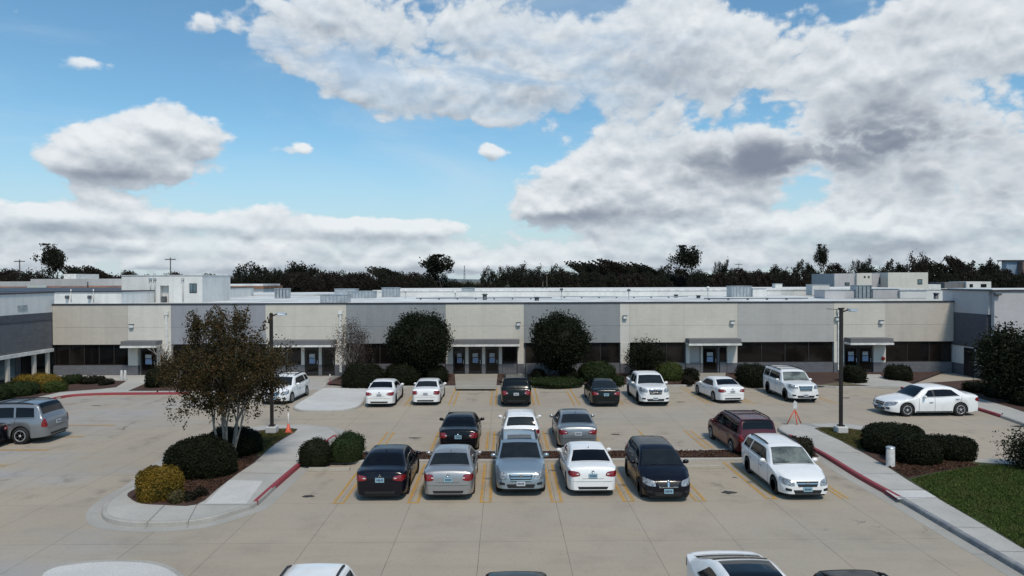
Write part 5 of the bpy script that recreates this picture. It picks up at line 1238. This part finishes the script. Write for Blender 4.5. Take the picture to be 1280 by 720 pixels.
    # wheels
    for ax in (a0, a1):
        for sd_ in (1, -1):
            yc = sd_*(hw-.115); c = MB(); tw = .105
            c.lathe([(r*.64, -tw), (r*.88, -tw), (r*.97, -tw*.75), (r, -tw*.4), (r, tw*.4), (r*.97, tw*.75), (r*.88, tw), (r*.64, tw*.96)], 26, 'y', (0, 0, 0))
            wl = c.build('wheel', TYRE, root); wl.location = (X(ax), yc, r)
            o_ = sd_*tw; c = MB(); c.lathe([(r*.66, o_*.9), (r*.64, o_*1.0), (r*.58, o_*.99), (r*.56, o_*.6)], 22, 'y')
            ns = 5 if not tall else 6
            for i in range(ns):
                t = 2*PI*i/ns+.3; d = Vector((math.cos(t), 0, math.sin(t))); n_ = Vector((-d.z, 0, d.x)); p0, p1 = d*r*.08, d*r*.60; w0, w1 = r*.10, r*.085
                y0, y1 = o_*.80, o_*.96; v = [p0+n_*w0, p0-n_*w0, p1-n_*w1, p1+n_*w1]
                c.add([(p.x, y1, p.z) for p in v]+[(p.x, y0, p.z) for p in v], [(0, 1, 2, 3), (7, 6, 5, 4), (0, 4, 5, 1), (1, 5, 6, 2), (2, 6, 7, 3), (3, 7, 4, 0)])
            c.lathe([(r*.16, o_*.78), (r*.16, o_*.98), (r*.10, o_*1.0)], 12, 'y'); c.build('rim', RIM, wl)
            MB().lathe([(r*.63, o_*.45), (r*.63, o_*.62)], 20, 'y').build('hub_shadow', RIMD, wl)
    if rails:
        for sd_ in (1, -1):
            c = MB(); p = [surf(rf+.25+(rr-rf-.4)*i/8, 3.3, sd_, .05 if 0 < i < 8 else .0) for i in range(9)]; c.tube(p, .028, 6); part('roof_rail', c, BLACKP if pm is not PW else BLACKP)
    if racks:
        for s_ in (rf+.7, rf+1.5): a = surf(s_, 3.3, 1, .06); c = MB(); c.tube([(a[0], -a[1], a[2]), (a[0], a[1], a[2])], .016, 6); part('cross_bar', c, BLACKP)
    if sunroof: part('sunroof', grid(MB(), lambda u, v: surf(rf+.22+.62*v, (u*2-1)*2.0, 1, .006), 8, 4), CGLASS2) if sunroof != 'big' else part('glass_roof', grid(MB(), lambda u, v: surf(rf+.12+(rr-rf-.26)*v, (u*2-1)*2.75, 1, .007), 12, 10), CGLASS2)
    if antenna:
        a = surf(rr-.12, 0, 1, 0); c = MB(); c.add([(a[0]-.07, 0, a[2]), (a[0]+.06, -.025, a[2]), (a[0]+.06, .025, a[2]), (a[0]-.06, 0, a[2]+.07)], [(0, 2, 3), (0, 3, 1), (1, 3, 2), (0, 1, 2)]); part('antenna', c, BLACKP)
    c = MB()
    for sg_ in (-1, 1): a = surf(cw+.035, sg_*1.6+.4, 1, .02); b_ = surf(cw+.10, sg_*.2+1.2*(sg_ > 0)-1.2*(sg_ < 0)+.9, 1, .02); c.tube([a, b_], .008, 4)
    part('wiper', c, BLACKP)
    if kind == 'pickup':
        c = MB(); c.box(-L/2+.14, X(3.74), -hw+.16, hw-.16, 1.188, 1.205); part('bed_cover', c, BLACKP)
    return root
UP, DN = PI/2, -PI/2        # nose away from / towards the camera
def park(kind, px, axle_y, rear, **kw):
    """px,axle_y: pixel of the middle of the visible axle on the ground; rear: True when the tail faces us"""
    g = G(px, axle_y); K = BODY[kind]; a = K['ax']; sc = kw.get('sc', 1); rot = kw.pop('rot', 0)
    off = (K['L']/2-(K['L']-a[1]))*sc if rear else (K['L']/2-a[0])*sc    # centre of the car beyond the axle
    return dict(x=g.x, y=g.y+off, rot=(UP if rear else DN)+rot)
def car(kind, px, ay, rear, pm, name, label, cat, **kw):
    rot = kw.pop('rot', 0); q = park(kind, px, ay, rear, sc=kw.get('sc', 1), rot=rot); return vehicle(kind, q['x'], q['y'], q['rot'], pm, name, label, cat, **kw)
# front row
car('sedan', 481, 616.5, True, PN, 'parked_car', 'black sedan with red tail lights parked leftmost in the front row', 'car', glass=CGLASS2, emblem='diamonds', antenna=True)
car('sedan', 563, 616, True, PSV, 'parked_car', 'silver sedan seen from behind between the black sedan and the pale blue crossover', 'car', tail='round', emblem='rear', antenna=True, sc=1.0, group=None)
car('crossover', 650.5, 613, False, PSB, 'parked_car', 'pale blue silver crossover with chrome grille facing forward in the front row', 'car', plate=('w', 'w'), grille='wide', emblem='bow', sunroof=True, rails=True)
car('sedan', 737, 611, True, PW, 'parked_car', 'white sedan with dark rear glass seen from behind in the front row', 'car', glass=CGLASS2, emblem='rear', antenna=True)
car('hatch', 829, 620, False, PN, 'parked_car', 'blue black car with split chrome grille facing forward in the front row', 'car', grille='split', emblem='disc', sc=1.01)
car('wagon', 996.5, 617, False, PW, 'parked_car', 'white wagon with black roof rails facing forward at the right end of the front row', 'car', wglass=CGLASSG, glass=CGLASS2, emblem='diamonds', rails=True)
# middle row
car('sedan', 574.5, 561, True, PB, 'parked_car', 'black sedan in the middle row behind the silver sedan', 'car', glass=CGLASS2, emblem='rear', tail='round')
car('hatch', 651, 559, True, PW, 'parked_car', 'white hatchback in the middle row hidden behind the pale blue crossover', 'car', emblem='rear', plate=('b', 'w'), sc=.99)
car('sedan', 720, 557, True, PG, 'parked_car', 'grey sedan in the middle row behind the white sedan', 'car', plate=('w', 'w'), antenna=True, sc=1.02)
car('minivan', 938, 567, True, PR, 'parked_minivan', 'maroon minivan with roof bars in the middle row behind the white wagon', 'minivan', tail='tall', rails=True, racks=True, glass=CGLASS2, rot=R(1), sc=.95)
# back row
car('sedan', 477.5, 506, True, PW, 'parked_car', 'white sedan with dark rear window leftmost in the back row', 'car', emblem='rear', plate=('b', 'w'), glass=CGLASS2)
car('sedan', 534, 504, True, PW, 'parked_car', 'white sedan with greenish rear window second in the back row', 'car', plate=('b', 'w'), glass=CGLASS, tail='round', sc=.97)
car('suv', 645, 505.5, True, PDG, 'parked_car', 'black four-wheel drive with roof rails before the main entrance', 'car', tail='round', rails=True, glass=CGLASS2, plate=('b', 'w'))
car('sedan', 755, 505.5, True, PDG, 'parked_car', 'low black green sedan in the back row left of the white pickup', 'car', tail='side')
car('pickup', 815.5, 505, False, PW, 'pickup_truck', 'white pickup truck facing forward in the back row', 'pickup truck', grille='chrome', emblem='bow', plate=('w', 'w'))
car('sedan', 905, 501.5, True, PW, 'parked_car', 'white sedan in the back row left of the big bush', 'car', emblem='rear', plate=('b', 'w'), glass=CGLASS2, sc=.98, rot=R(6))
car('bigsuv', 999.5, 501, False, PW, 'parked_car', 'big white four-wheel drive facing forward at the right end of the back row', 'car', grille='chrome', rails=True, racks=True, plate=('w', 'w'), wglass=CGLASSG)
g = G(1168, 520.5); vehicle('sedan', g.x, g.y+.95, PI+R(1), PW, 'parked_car', 'white sedan parked side-on along the right red kerb', 'car', sc=1.13, glass=CGLASS2)
g = G(38, 555.5); K = BODY['suv']; vehicle('suv', g.x-(K['L']/2-1.08)*1.1-.45, g.y+.95, PI, PS2, 'parked_car', 'silver four-wheel drive with black roof rails at the left picture edge', 'car', sc=1.1, glass=CGLASS2, rails=True, racks=True, tail='tall', plate=('b', 'w'))
g = G(9, 566); vehicle('sedan', g.x-3.35, g.y+.8, PI, PN, 'parked_car', 'dark car cut off by the left picture edge in front of the silver one', 'car')
car('hatch', 350, 503.5, False, PW, 'parked_car', 'small white hatchback with roof bars half hidden by the brown-leaved tree', 'car', rails=True, racks=True, grille='chrome', rot=R(-4), sc=1.04)
# nearest row, cut by the lower edge: far ends of the roofs
def near(kind, px, py, zref, sref, rear_far, pm, name, label, **kw):
    p = P(px, py, 15); d = ray(px, py); t = (zref-CH)/d.z; p = CAM+d*t; L_ = BODY[kind]['L']
    yc = p.y-(L_/2-sref); return vehicle(kind, p.x, yc, DN if rear_far else UP, pm, name, label, 'car', **kw)
near('hatch', 399, 703, 1.54, .52, True, PW, 'parked_car', 'white car roof cut by the lower edge left of centre', rails=True)
near('hatch', 645, 713, 1.54, .52, True, PB, 'parked_car', 'black car roof sliver cut by the lower edge at centre')
near('coupe', 905, 695.5, 1.03, .12, True, PW, 'parked_car', 'white car with large dark glass roof cut by the lower edge', glass=CGLASS2, sunroof='big', sc=1.08)
near('wagon', 1059, 712, 1.50, .55, True, PB, 'parked_car', 'black car roof with rails cut by the lower edge at right', rails=True)
